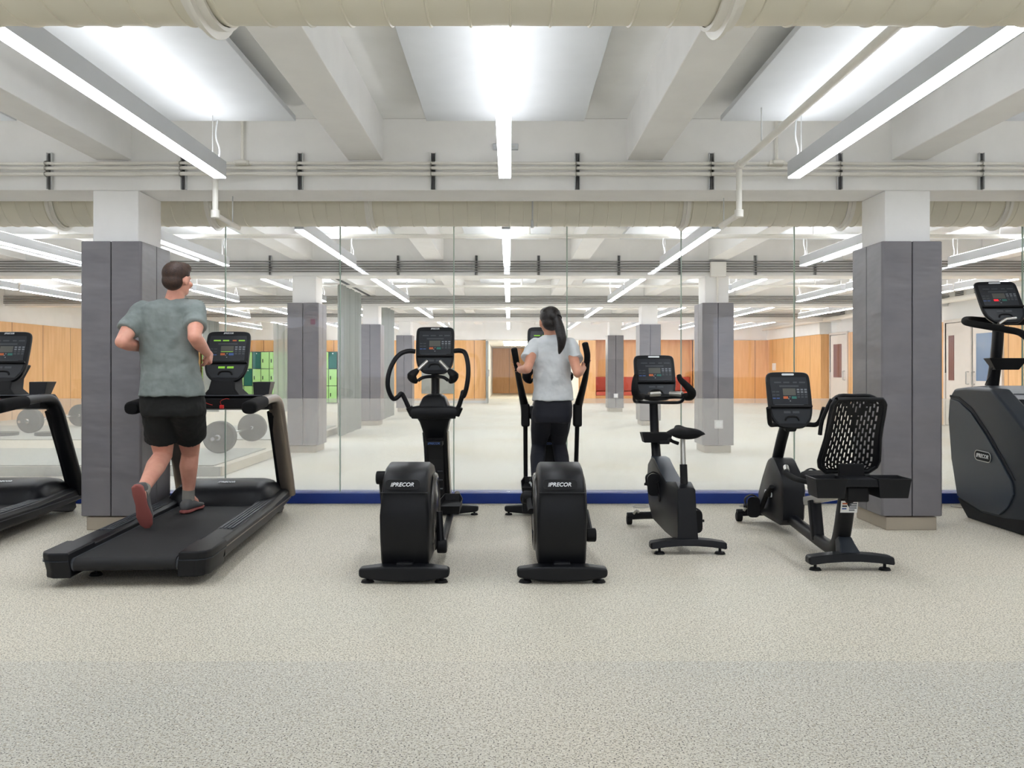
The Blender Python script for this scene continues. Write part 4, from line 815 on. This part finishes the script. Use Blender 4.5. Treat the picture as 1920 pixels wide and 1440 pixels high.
edge = [backp(-1, j/24) for j in range(25)]+[backp(-1+2*k/8, 1) for k in range(1, 8)]+[backp(1, 1-j/24) for j in range(25)]+[backp(1-2*k/8, 0) for k in range(1, 9)]
mk('backrest_rim', tube(B(), edge, .0115, 10, 1, cap=False), 'blk', t)
arc = [backp(u, 0, .05) for u in (-1, -.95, -.6, 0, .6, .95, 1)]; arc = [(p[0]*1.0+(p[0]-XR_)*.10, p[1], p[2]+(.016 if abs(p[0]-XR_) < .11 else -.01)) for p in arc]
mk('headrest_roll', tube(B(), [(XR_-.165, 4.57, .72), (XR_-.16, 4.55, .80)]+arc+[(XR_+.155, 4.55, .83)], .011, 10, 3), 'blk', t)
mk('back_bracket', bx(B(), XR_-.065, XR_+.068, 4.56, 4.585, .44, .565), 'blk2', t, bev=.004)
# rear basket
def basin(x0, x1, y0, y1, z0, z1, k=.86):
    cx, cy = (x0+x1)/2, (y0+y1)/2
    def l(f, z): return [(cx+(x-cx)*f, cy+(y-cy)*f, z) for x, y in ((x0, y0), (x1, y0), (x1, y1), (x0, y1))]
    return loft(B(), [l(k, z0), l(1, z1), l(1.05, z1), l(1.05, z1+.005), l(.96, z1+.005), l(k-.04, z0+.006)])
mk('storage_bin', basin(XR_-.245, XR_-.085, 4.40, 4.56, .405, .502), 'blk', t, bev=.004); mk('storage_bin', basin(XR_+.075, XR_+.245, 4.40, 4.56, .405, .502), 'blk', t, bev=.004)
mk('tray', bx(B(), XR_-.09, XR_+.09, 4.41, 4.56, .462, .503), 'blk', t, bev=.004)
for s in (-1, 1):
    mk('side_handle', tube(B(), [(XR_+s*.10, 4.62, .44), (XR_+s*.20, 4.68, .455), (XR_+s*.215, 4.84, .455), (XR_+s*.21, 5.0, .47), (XR_+s*.17, 5.08, .49)], [.014, .014, .017, .018, .015], 12, 4), 'foam', t)
    mk('handle_plate', tube(B(), [(XR_+s*.209, 4.98, .476), (XR_+s*.188, 5.06, .492)], .0165, 12, 1), 'silver', t)
mk('post', tube(B(), [(1.815, 5.83, .43), (1.82, 5.73, .60), (1.82, 5.62, .735)], .036, 16, 3), 'blk', t)
console(t, (1.822, 5.52, .70), (1, 0, 0), (0, math.sin(math.radians(17)), math.cos(math.radians(17))), .285, .365, False)
for s in (-1, 1):
    mk('handlebar', tube(B(), [(1.822, 5.58, .715), (1.822+s*.11, 5.53, .712), (1.822+s*.145, 5.50, .715), (1.822+s*.162, 5.47, .745), (1.822+s*.172, 5.45, .80), (1.822+s*.178, 5.44, .825)], .0155, 12, 5), 'foam', t)
mk('console_boss', loft(B(), [[(1.822-a, 5.54, z), (1.822+a, 5.54, z), (1.822+a, 5.60, z), (1.822-a, 5.60, z)] for a, z in ((.03, .665), (.045, .70))]), 'blk2', t, bev=.008)
# ---------------------------------------------------------------- stair machine at the right edge
t = thing('stair_climber', 'large slate and black stair climbing machine at the right edge', 'stair climber', (3.68, 5.6, 0))
side = [(6.18, .0), (6.30, .10), (6.42, .40), (6.455, .76), (6.43, .87), (6.37, .925), (6.2, .94), (5.88, .935), (5.6, .76), (5.3, .55), (5.0, .36), (4.72, .22), (4.62, .15), (4.62, 0)]
for x0, x1 in ((3.30, 3.44), (3.94, 4.08)): mk('side_housing', prism(B(), side, 'x', x0, x1), 'navy', t, bev=.022, seg=3)
for x, s in ((3.30, -1), (4.08, 1)):
    pan = [(6.405, .845), (6.30, .835), (6.12, .76), (5.92, .61), (5.75, .455), (5.62, .33), (5.60, .25), (5.66, .16), (5.76, .09), (5.98, .085), (6.30, .14), (6.38, .40), (6.425, .70)]
    pn = mk('side_panel', loft(B(), [[(x+s*q, y, z) for y, z in pan] for q in (-.002, .012)]), mat('slate_panel', (44, 52, 62), .36) if s < 0 else 'navy', t, bev=.005)
    lowp = [(6.16, .004), (6.27, .09), (6.30, .125), (5.98, .07), (5.72, .075), (5.5, .10), (4.7, .14), (4.64, .01)]
    mk('kick_panel', loft(B(), [[(x+s*q, y, z) for y, z in lowp] for q in (-.002, .006)]), 'blk2', t, smooth=False)
    mk('band', loft(B(), [[(x+s*q, y, z) for y, z in ((6.42, .86), (6.30, .85), (6.12, .775), (5.92, .625), (5.75, .47), (5.60, .34), (5.59, .345), (5.74, .485), (5.91, .64), (6.11, .79), (6.29, .867), (6.42, .877))] for q in (-.001, .003)]), 'padseam', t, smooth=False)
bd = [(3.2885, 5.95-u, .465+v-u*.03) for u, v in rrect(.20, .068, .033)]
b = mk('badge', loft(B(), [bd, [(x-.005, y, z) for x, y, z in bd]]), 'blk2', t, smooth=False)
mk('badge_rim', tube(B(), [(3.283, y, z) for _, y, z in bd]+[(3.283, bd[0][1], bd[0][2])], .003, 8, 1), 'silver', t)
logo(b, (3.2832, 5.95, .465), (0, -1, -.03), (0, -.03, 1), .165)
mk('front_shell', loft(B(), [[(3.44, y, z), (3.94, y, z), (3.94, y-.25, z), (3.44, y-.25, z)] for y, z in ((6.18, .02), (6.40, .4), (6.44, .76), (6.38, .93))]), 'blk', t, bev=.01)
mk('deck_top', prism(B(), [(5.86, .86), (6.2, .95), (6.38, .94), (6.38, .86)], 'x', 3.44, 3.94), 'navy', t, bev=.01)
mk('inner_panel', bx(B(), 3.44, 3.94, 5.98, 6.05, .45, .90), 'dgrey', t, bev=.01)
for q in range(4):
    y0 = 4.72+q*.31; z1 = .18+q*.16; mk('step', bx(B(), 3.45, 3.93, y0, y0+.33, z1-.05, z1), 'belt', t, bev=.008); mk('riser', bx(B(), 3.45, 3.93, y0+.005, y0+.03, z1-.17, z1-.05), 'blk2', t)
mk('post', tube(B(), [(3.61, 6.42, .90), (3.61, 6.36, 1.15), (3.60, 6.31, 1.40)], [.052, .047, .045], 18, 3, 1.0, .8), 'blk', t)
mk('post_foot', loft(B(), [[(3.61-a, 6.34-b_, z), (3.61+a, 6.34-b_, z), (3.61+a, 6.34+b_, z), (3.61-a, 6.34+b_, z)] for a, b_, z in ((.07, .1, .925), (.055, .07, .98))]), 'blk', t, bev=.015) if False else None
bm = B(); o = [(-.15, -.07), (.13, -.07), (.16, .07), (-.12, .07)]
loft(bm, [[(3.60+u*k, 6.23+v*k, z) for u, v in o] for k, z in ((.6, 1.065), (1.0, 1.148), (.95, 1.15), (.6, 1.08))]); mk('accessory_tray', bm, 'blk2', t, bev=.01)
mk('charging_cable', tube(B(), [(3.49, 6.2, 1.08), (3.475, 6.2, 1.02), (3.45, 6.2, .98), (3.44, 6.2, .952)], .003, 6, 4), 'blk2', t)
console(t, (3.60, 6.20, 1.41), (.97, -.22, 0), (-.07, .40, .90), .285, .335, False, red=True)
rail = [W(1895, 602, 6.45), W(1850, 601, 6.45), W(1822, 599, 6.42), W(1810, 600, 6.36), W(1813, 605, 6.27), W(1845, 611, 6.12), W(1880, 617, 6.0), W(1908, 622, 5.92), W(1922, 630, 5.86), W(1950, 655, 5.75)]
mk('handrail', tube(B(), rail+[Vector((3.45, 5.5, 1.05)), Vector((3.42, 5.35, .75)), Vector((3.40, 5.30, .56))], .024, 14, 4), 'foam', t)
mk('handrail', tube(B(), [(3.62, 6.38, 1.42), (3.82, 6.38, 1.42), (3.95, 6.34, 1.42), (3.98, 6.2, 1.40), (3.98, 5.9, 1.33), (3.98, 5.6, 1.2), (3.98, 5.4, .85), (3.99, 5.32, .60)], .024, 14, 4), 'foam', t)
mk('heart_rate_grip', tube(B(), [W(1872, 607, 6.05), W(1886, 598, 6.08)], .010, 10, 1), 'silver', t); mk('heart_rate_grip', tube(B(), [W(1886, 598, 6.08), W(1905, 596, 6.1)], .009, 10, 1), 'chrome', t)
# ================================================================ PEOPLE
def limb(bm, pts, rs, seg=16):
    for i, (a, b_) in enumerate(zip(pts, pts[1:])):
        tube(bm, [a, b_], [rs[i], rs[i+1]], seg, 1)
    for p, r in zip(pts, rs): ell(bm, p, (r, r, r), seg=seg)
    return bm
def flesh(name, bm, m, parent, vox=.006, it=6, folds=0):
    for f in bm.faces: f.smooth = True
    bmesh.ops.recalc_face_normals(bm, faces=bm.faces)
    bm.transform(world_of(parent).inverted())
    me = bpy.data.meshes.new(name); bm.to_mesh(me); bm.free(); me.materials.append(M[m])
    o = new_obj(name, me, parent)
    r = o.modifiers.new('r', 'REMESH'); r.mode = 'VOXEL'; r.voxel_size = vox; r.use_smooth_shade = True
    s = o.modifiers.new('s', 'SMOOTH'); s.factor = .5; s.iterations = it
    if folds:
        tx = bpy.data.textures.get('cloth_folds') or bpy.data.textures.new('cloth_folds', 'CLOUDS'); tx.noise_scale = .085; tx.noise_depth = 2
        f = o.modifiers.new('f', 'DISPLACE'); f.texture = tx; f.strength = folds; f.mid_level = .45
    return o
def hand(bm, w_, d, n, side, curl=50, s=.93, thumb=1.0):
    """w_ wrist, d along the fingers, n the way the palm faces, side +1/-1 where the thumb sits"""
    d = Vector(d).normalized(); n = Vector(n); n = (n-d*n.dot(d)).normalized(); l = d.cross(n)*side; w_ = Vector(w_)
    for q in (-1, -.33, .33, 1):
        limb(bm, [w_+l*.014*q*s, w_+d*.045*s+l*.026*q*s, w_+d*.085*s+l*.028*q*s], [.0150*s, .0145*s, .0125*s], 10)
    for i, ln in enumerate((.070, .080, .074, .058)):
        p = w_+d*.088*s+l*(.030-.020*i)*s; ang = 0; pts = [p]
        for j, k in enumerate((.46, .31, .26)):
            ang += math.radians(curl*(.75, 1.05, .8)[j]+i*3)
            p = p+(d*math.cos(ang)+n*math.sin(ang))*ln*k*s; pts.append(p)
        limb(bm, pts, [.0096*s, .0088*s, .0080*s, .0068*s], 10)
    p0 = w_+d*.022*s+l*.022*s+n*.006*s; p1 = p0+(d*.62+l*.62+n*.35*thumb).normalized()*.042*s; p2 = p1+(d*.75+l*.12+n*.62*thumb).normalized()*.032*s; p3 = p2+(d*.62-l*.30+n*.75*thumb).normalized()*.025*s
    limb(bm, [p0, p1, p2, p3], [.0135*s, .0112*s, .0098*s, .0082*s], 10); return bm
def head(bm, c, s, yaw):
    """c the head centre; faces +y turned by yaw"""
    R = Matrix.Rotation(yaw, 3, 'Z')
    def p(x, y, z): return Vector(c)+R @ Vector((x*s, y*s, z*s))
    def e(x, y, z, a, b_, h): bmesh.ops.create_uvsphere(bm, u_segments=20, v_segments=14, radius=1, matrix=Matrix.Translation(p(x, y, z)) @ R.to_4x4() @ Matrix.Diagonal((a*s, b_*s, h*s, 1)))
    e(0, -.008, .018, .074, .094, .088); e(0, .025, -.035, .058, .066, .068); e(0, .050, -.075, .036, .036, .028)
    e(0, .100, -.018, .011, .018, .020); e(0, .088, .012, .034, .014, .010); e(0, .090, -.050, .022, .012, .009)
    for q in (-1, 1): e(q*.076, -.002, -.014, .009, .020, .030); e(q*.045, .058, -.030, .022, .022, .02)
    return p, R
def face_bits(t, p, s):
    bm = B()
    for q in (-1, 1): ell(bm, p(q*.031, .0745, -.003), (.012*s, .012*s, .007*s), seg=12)
    mk('eyes', bm, 'eye', t)
    bm = B()
    for q in (-1, 1): ell(bm, p(q*.031, .0825, -.003), (.0065*s, .005*s, .0062*s), seg=10)
    mk('irises', bm, 'hair', t); mk('mouth', ell(B(), p(0, .1005, -.050), (.020*s, .005*s, .005*s), seg=12), 'lips', t)
def garment(bm, secs, Y, n=28, sq=.8):
    lo = []
    for px_, py_, hw, hd in secs:
        c = W(px_, py_, Y); lo.append([(c.x+hw*math.copysign(abs(math.cos(a))**sq, math.cos(a)), Y+hd*math.copysign(abs(math.sin(a))**sq, math.sin(a)), c.z) for a in [2*math.pi*q/n for q in range(n)]])
    return loft(bm, lo)
def shoe(t, heel, toe, up, m='shoe', sole='logo', s=.93):
    heel, toe = Vector(heel), Vector(toe); d = (toe-heel).normalized(); u = Vector(up); u = (u-d*u.dot(d)).normalized(); r = d.cross(u)
    def l(f, hw, h0, h1): c = heel+d*f*s; return [c+r*hw*s*math.cos(a)+u*((h0+h1)/2+(h1-h0)/2*math.copysign(abs(math.sin(a))**.6, math.sin(a)))*s for a in [2*math.pi*q/18 for q in range(18)]]
    o = mk('shoe', loft(B(), [l(-.01, .018, .03, .06), l(.0, .034, .02, .085), l(.04, .039, .018, .10), l(.09, .038, .018, .088), l(.14, .042, .018, .068), l(.20, .048, .018, .052), l(.25, .038, .020, .042), l(.272, .018, .024, .034)]), m, t, sharp=70)
    mk('sole', loft(B(), [l(-.015, .020, .004, .026), l(.0, .037, 0, .026), l(.05, .041, 0, .024), l(.12, .038, .002, .022), l(.20, .051, 0, .022), l(.255, .040, .004, .022), l(.28, .018, .010, .022)]), sole, o, sharp=70)
    return o
# ---- runner
t = thing('person', 'man in grey t-shirt and black shorts running on the treadmill, seen from behind', 'person', (-2.05, 5.25, .141))
s = .93; bm = B()
p, R = head(bm, W(333, 524, 5.17), s, -.35)
pelv = W(324, 760, 5.22)
limb(bm, [W(331, 545, 5.18), W(324, 575, 5.19)], [.050, .060])
for c, r in ((W(316, 600, 5.19), (.165, .098, .10)), (W(318, 650, 5.2), (.145, .09, .14)), (W(321, 705, 5.21), (.14, .09, .13)), (W(324, 750, 5.22), (.155, .10, .10))): ell(bm, c, r)
for a in (W(264, 590, 5.19), W(367, 587, 5.2)): ell(bm, a, (.052, .05, .052))
elL, elR = W(228, 641, 5.03), W(364, 632, 5.04); wrL, wrR = W(268, 652, 5.30), W(388, 662, 5.26)
limb(bm, [W(265, 592, 5.19), W(243, 617, 5.1), elL], [.050, .048, .037]); limb(bm, [elL, elL.lerp(wrL, .35), wrL], [.038, .042, .026])
limb(bm, [W(366, 588, 5.2), W(367, 610, 5.11), elR], [.050, .048, .037]); limb(bm, [elR, elR.lerp(wrR, .35), wrR], [.038, .042, .026])
dL = (wrL-elL).normalized(); dR = (wrR-elR).normalized()
hand(bm, wrL+dL*.005, dL, (.9, .1, -.2), 1, 62); hand(bm, wrR+dR*.005, dR, (-.9, .2, -.1), -1, 55)
hpL, hpR = W(300, 765, 5.22), W(349, 765, 5.22); knL, knR = W(306, 853, 5.34), W(357, 848, 5.50); anL, anR = W(264, 924, 4.93), W(353, 931, 5.56)
limb(bm, [hpL, hpL.lerp(knL, .5), knL], [.092, .082, .055]); limb(bm, [hpR, hpR.lerp(knR, .5), knR], [.092, .080, .055])
limb(bm, [knL, knL.lerp(anL, .3)+Vector((0, -.012, -.0)), knL.lerp(anL, .7), anL], [.053, .058, .042, .033]); limb(bm, [knR, knR.lerp(anR, .3)+Vector((0, -.018, 0)), knR.lerp(anR, .7), anR], [.053, .057, .042, .033])
toeL = anL+Vector((.02, .06, -.20)); toeR = anR+Vector((0, .2, -.06)); limb(bm, [anL, anL.lerp(toeL, .7)], [.034, .024]); limb(bm, [anR, anR+Vector((0, .12, -.05))], [.034, .024])
flesh('body', bm, 'skin', t, .0048)
face_bits(t, p, s)
bm = B(); RR = R.to_4x4()
for x, y, z, a, b_, h in ((0, -.016, .036, .079, .096, .080), (0, -.046, -.012, .070, .062, .064), (0, .03, .072, .068, .066, .044)): bmesh.ops.create_uvsphere(bm, u_segments=20, v_segments=14, radius=1, matrix=Matrix.Translation(p(x, y, z)) @ RR @ Matrix.Diagonal((a*s, b_*s, h*s, 1)))
flesh('hair', bm, 'hair', t, .006, 3)
bm = garment(B(), [(329, 560, .062, .06), (322, 566, .125, .082), (316, 576, .185, .10), (314, 605, .178, .110), (316, 640, .165, .112), (318, 680, .166, .115), (321, 715, .180, .125), (323, 742, .194, .134)], 5.2)
for a, b_, r0, r1 in ((W(267, 587, 5.19), W(238, 621, 5.09), .073, .064), (W(364, 584, 5.2), W(367, 614, 5.1), .073, .063)): tube(bm, [a, b_], [r0, r1], 18, 1); ell(bm, a, (r0, r0, r0))
flesh('t_shirt', bm, 'tee', t, .007, 5, .022)
bm = garment(B(), [(323, 728, .178, .122), (324, 745, .184, .128), (325, 768, .190, .134), (326, 780, .182, .13)], 5.22)
tube(bm, [hpL+Vector((0, 0, .05)), hpL, hpL.lerp(knL, .66)], [.100, .105, .101], 20, 1); tube(bm, [hpR+Vector((0, 0, .05)), hpR, hpR.lerp(knR, .60)+Vector((.008, 0, 0))], [.100, .105, .100], 20, 1); ell(bm, hpL, (.105, .105, .1)); ell(bm, hpR, (.105, .105, .1))
flesh('running_shorts', bm, 'shorts', t, .007, 4, .018)
d = (toeL-anL).normalized(); back = Vector((0, -1, -.25)); shoe(t, anL-back.normalized()*-.035-d*.045, anL+d*.2-back.normalized()*-.035, -back, sole='shoer')
shoe(t, W(352, 0, 5.51)*Vector((1, 1, 0)).length*0+Vector((anR.x, anR.y-.065, .1735-.03)), Vector((anR.x+.01, anR.y+.2, .1435)), (0, 0, 1), sole='shoer')
mk('sock', tube(B(), [anL-(anL-knL).normalized()*.06, anL+d*.01], .040, 14, 1), 'sock', t); mk('sock', tube(B(), [anR-(anR-knR).normalized()*.05, anR+Vector((0, 0, -.02))], .039, 14, 1), 'sock', t)
# ---- woman on the elliptical
t = thing('person', 'woman with dark ponytail, pale t-shirt and navy leggings riding the elliptical, seen from behind', 'person', (.27, 5.78, .25))
s = .86; bm = B()
p, R = head(bm, W(1031, 602, 5.73), s, .25)
limb(bm, [W(1031, 618, 5.74), W(1033, 642, 5.75)], [.040, .046])
for c, r in ((W(1034, 655, 5.75), (.125, .078, .075)), (W(1035, 690, 5.75), (.105, .07, .10)), (W(1036, 730, 5.75), (.105, .072, .10)), (W(1036, 762, 5.75), (.125, .085, .08))): ell(bm, c, r)
elL, elR = W(989, 692, 5.56), W(1083, 700, 5.56); wrL, wrR = W(974, 693, 5.71), W(1094, 690, 5.66)
for sh_, el_, wr_ in ((W(1002, 646, 5.75), elL, wrL), (W(1069, 646, 5.75), elR, wrR)):
    limb(bm, [sh_+Vector((0, 0, -.012)), sh_.lerp(el_, .5), el_], [.037, .035, .029]); limb(bm, [el_, el_.lerp(wr_, .35), wr_], [.029, .031, .020])
hand(bm, wrL, (-.12, 1, .15), (-.6, 0, 0)*1 if False else (.9, 0, .1), -1, 66, .82) if False else hand(bm, wrL+Vector((.006, 0, 0)), (-.05, 1, .2), (-.95, .1, 0), 1, 68, .82)
hand(bm, wrR+Vector((-.004, 0, 0)), (.10, 1, .2), (.95, .1, 0), -1, 68, .82)
flesh('body', bm, 'skinw', t, .0045)
face_bits(t, p, s)
bm = B(); RR = R.to_4x4()
for x, y, z, a, b_, h in ((0, -.016, .030, .083, .102, .086), (0, -.046, -.012, .076, .066, .066), (.0, .03, .070, .070, .066, .044), (0, -.105, .03, .034, .03, .034)): bmesh.ops.create_uvsphere(bm, u_segments=20, v_segments=14, radius=1, matrix=Matrix.Translation(p(x, y, z)) @ RR @ Matrix.Diagonal((a*s, b_*s, h*s, 1)))
q0 = p(.02, -.105, .02)
tube(bm, [q0, W(1049, 615, 5.62), W(1053, 634, 5.60), W(1052, 650, 5.61), W(1048, 664, 5.63)], [.028, .034, .033, .024, .006], 14, 5)
flesh('hair', bm, 'hairb', t, .006, 3)
mk('hair_tie', tube(B(), [q0+Vector((0, .01, 0)), q0+Vector((.01, -.005, -.01))], .031, 14, 1), 'blk2', t)
bm = garment(B(), [(1032, 628, .046, .048), (1033, 634, .085, .062), (1034, 642, .122, .078), (1034, 660, .136, .092), (1035, 690, .126, .090), (1036, 722, .128, .092), (1037, 751, .139, .102)], 5.75)
for a, b_, r0, r1 in ((W(1004, 648, 5.75), W(988, 674, 5.655), .055, .050), (W(1067, 648, 5.75), W(1082, 676, 5.655), .055, .050)): tube(bm, [a, b_], [r0, r1], 18, 1); ell(bm, a, (r0, r0, r0))
flesh('t_shirt', bm, 'teew', t, .006, 5, .018)
bm = garment(B(), [(1037, 744, .118, .082), (1037, 760, .130, .095), (1036, 780, .132, .10), (1036, 792, .12, .09)], 5.75)
knL, knR = Vector((.205, 5.97, .545)), Vector((.345, 5.99, .56)); anL, anR = Vector((.175, 5.73, .365)), Vector((.385, 5.83, .32))
for hx, kn, an in ((.225, knL, anL), (.345, knR, anR)):
    limb(bm, [(hx, 5.75, .775), Vector((hx, 5.75, .775)).lerp(kn, .5), kn], [.077, .070, .052]); limb(bm, [kn, kn.lerp(an, .4)+Vector((0, -.015, -.01)), an], [.050, .052, .031])
flesh('leggings', bm, 'legg', t, .006, 4)
shoe(t, anL+Vector((0, -.06, -.078)), anL+Vector((0, .18, -.078)), (0, 0, 1), 'blk2', 'logo', .84); shoe(t, anR+Vector((0, -.06, -.078)), anR+Vector((0, .18, -.078)), (0, 0, 1), 'blk2', 'logo', .84)
# ================================================================ true size: every top-level thing scaled about the world origin
for o in list(C.objects):
    if o.parent is None and o.type != 'CAMERA':
        o.location = Vector(o.location)*K; o.scale = Vector(o.scale)*K
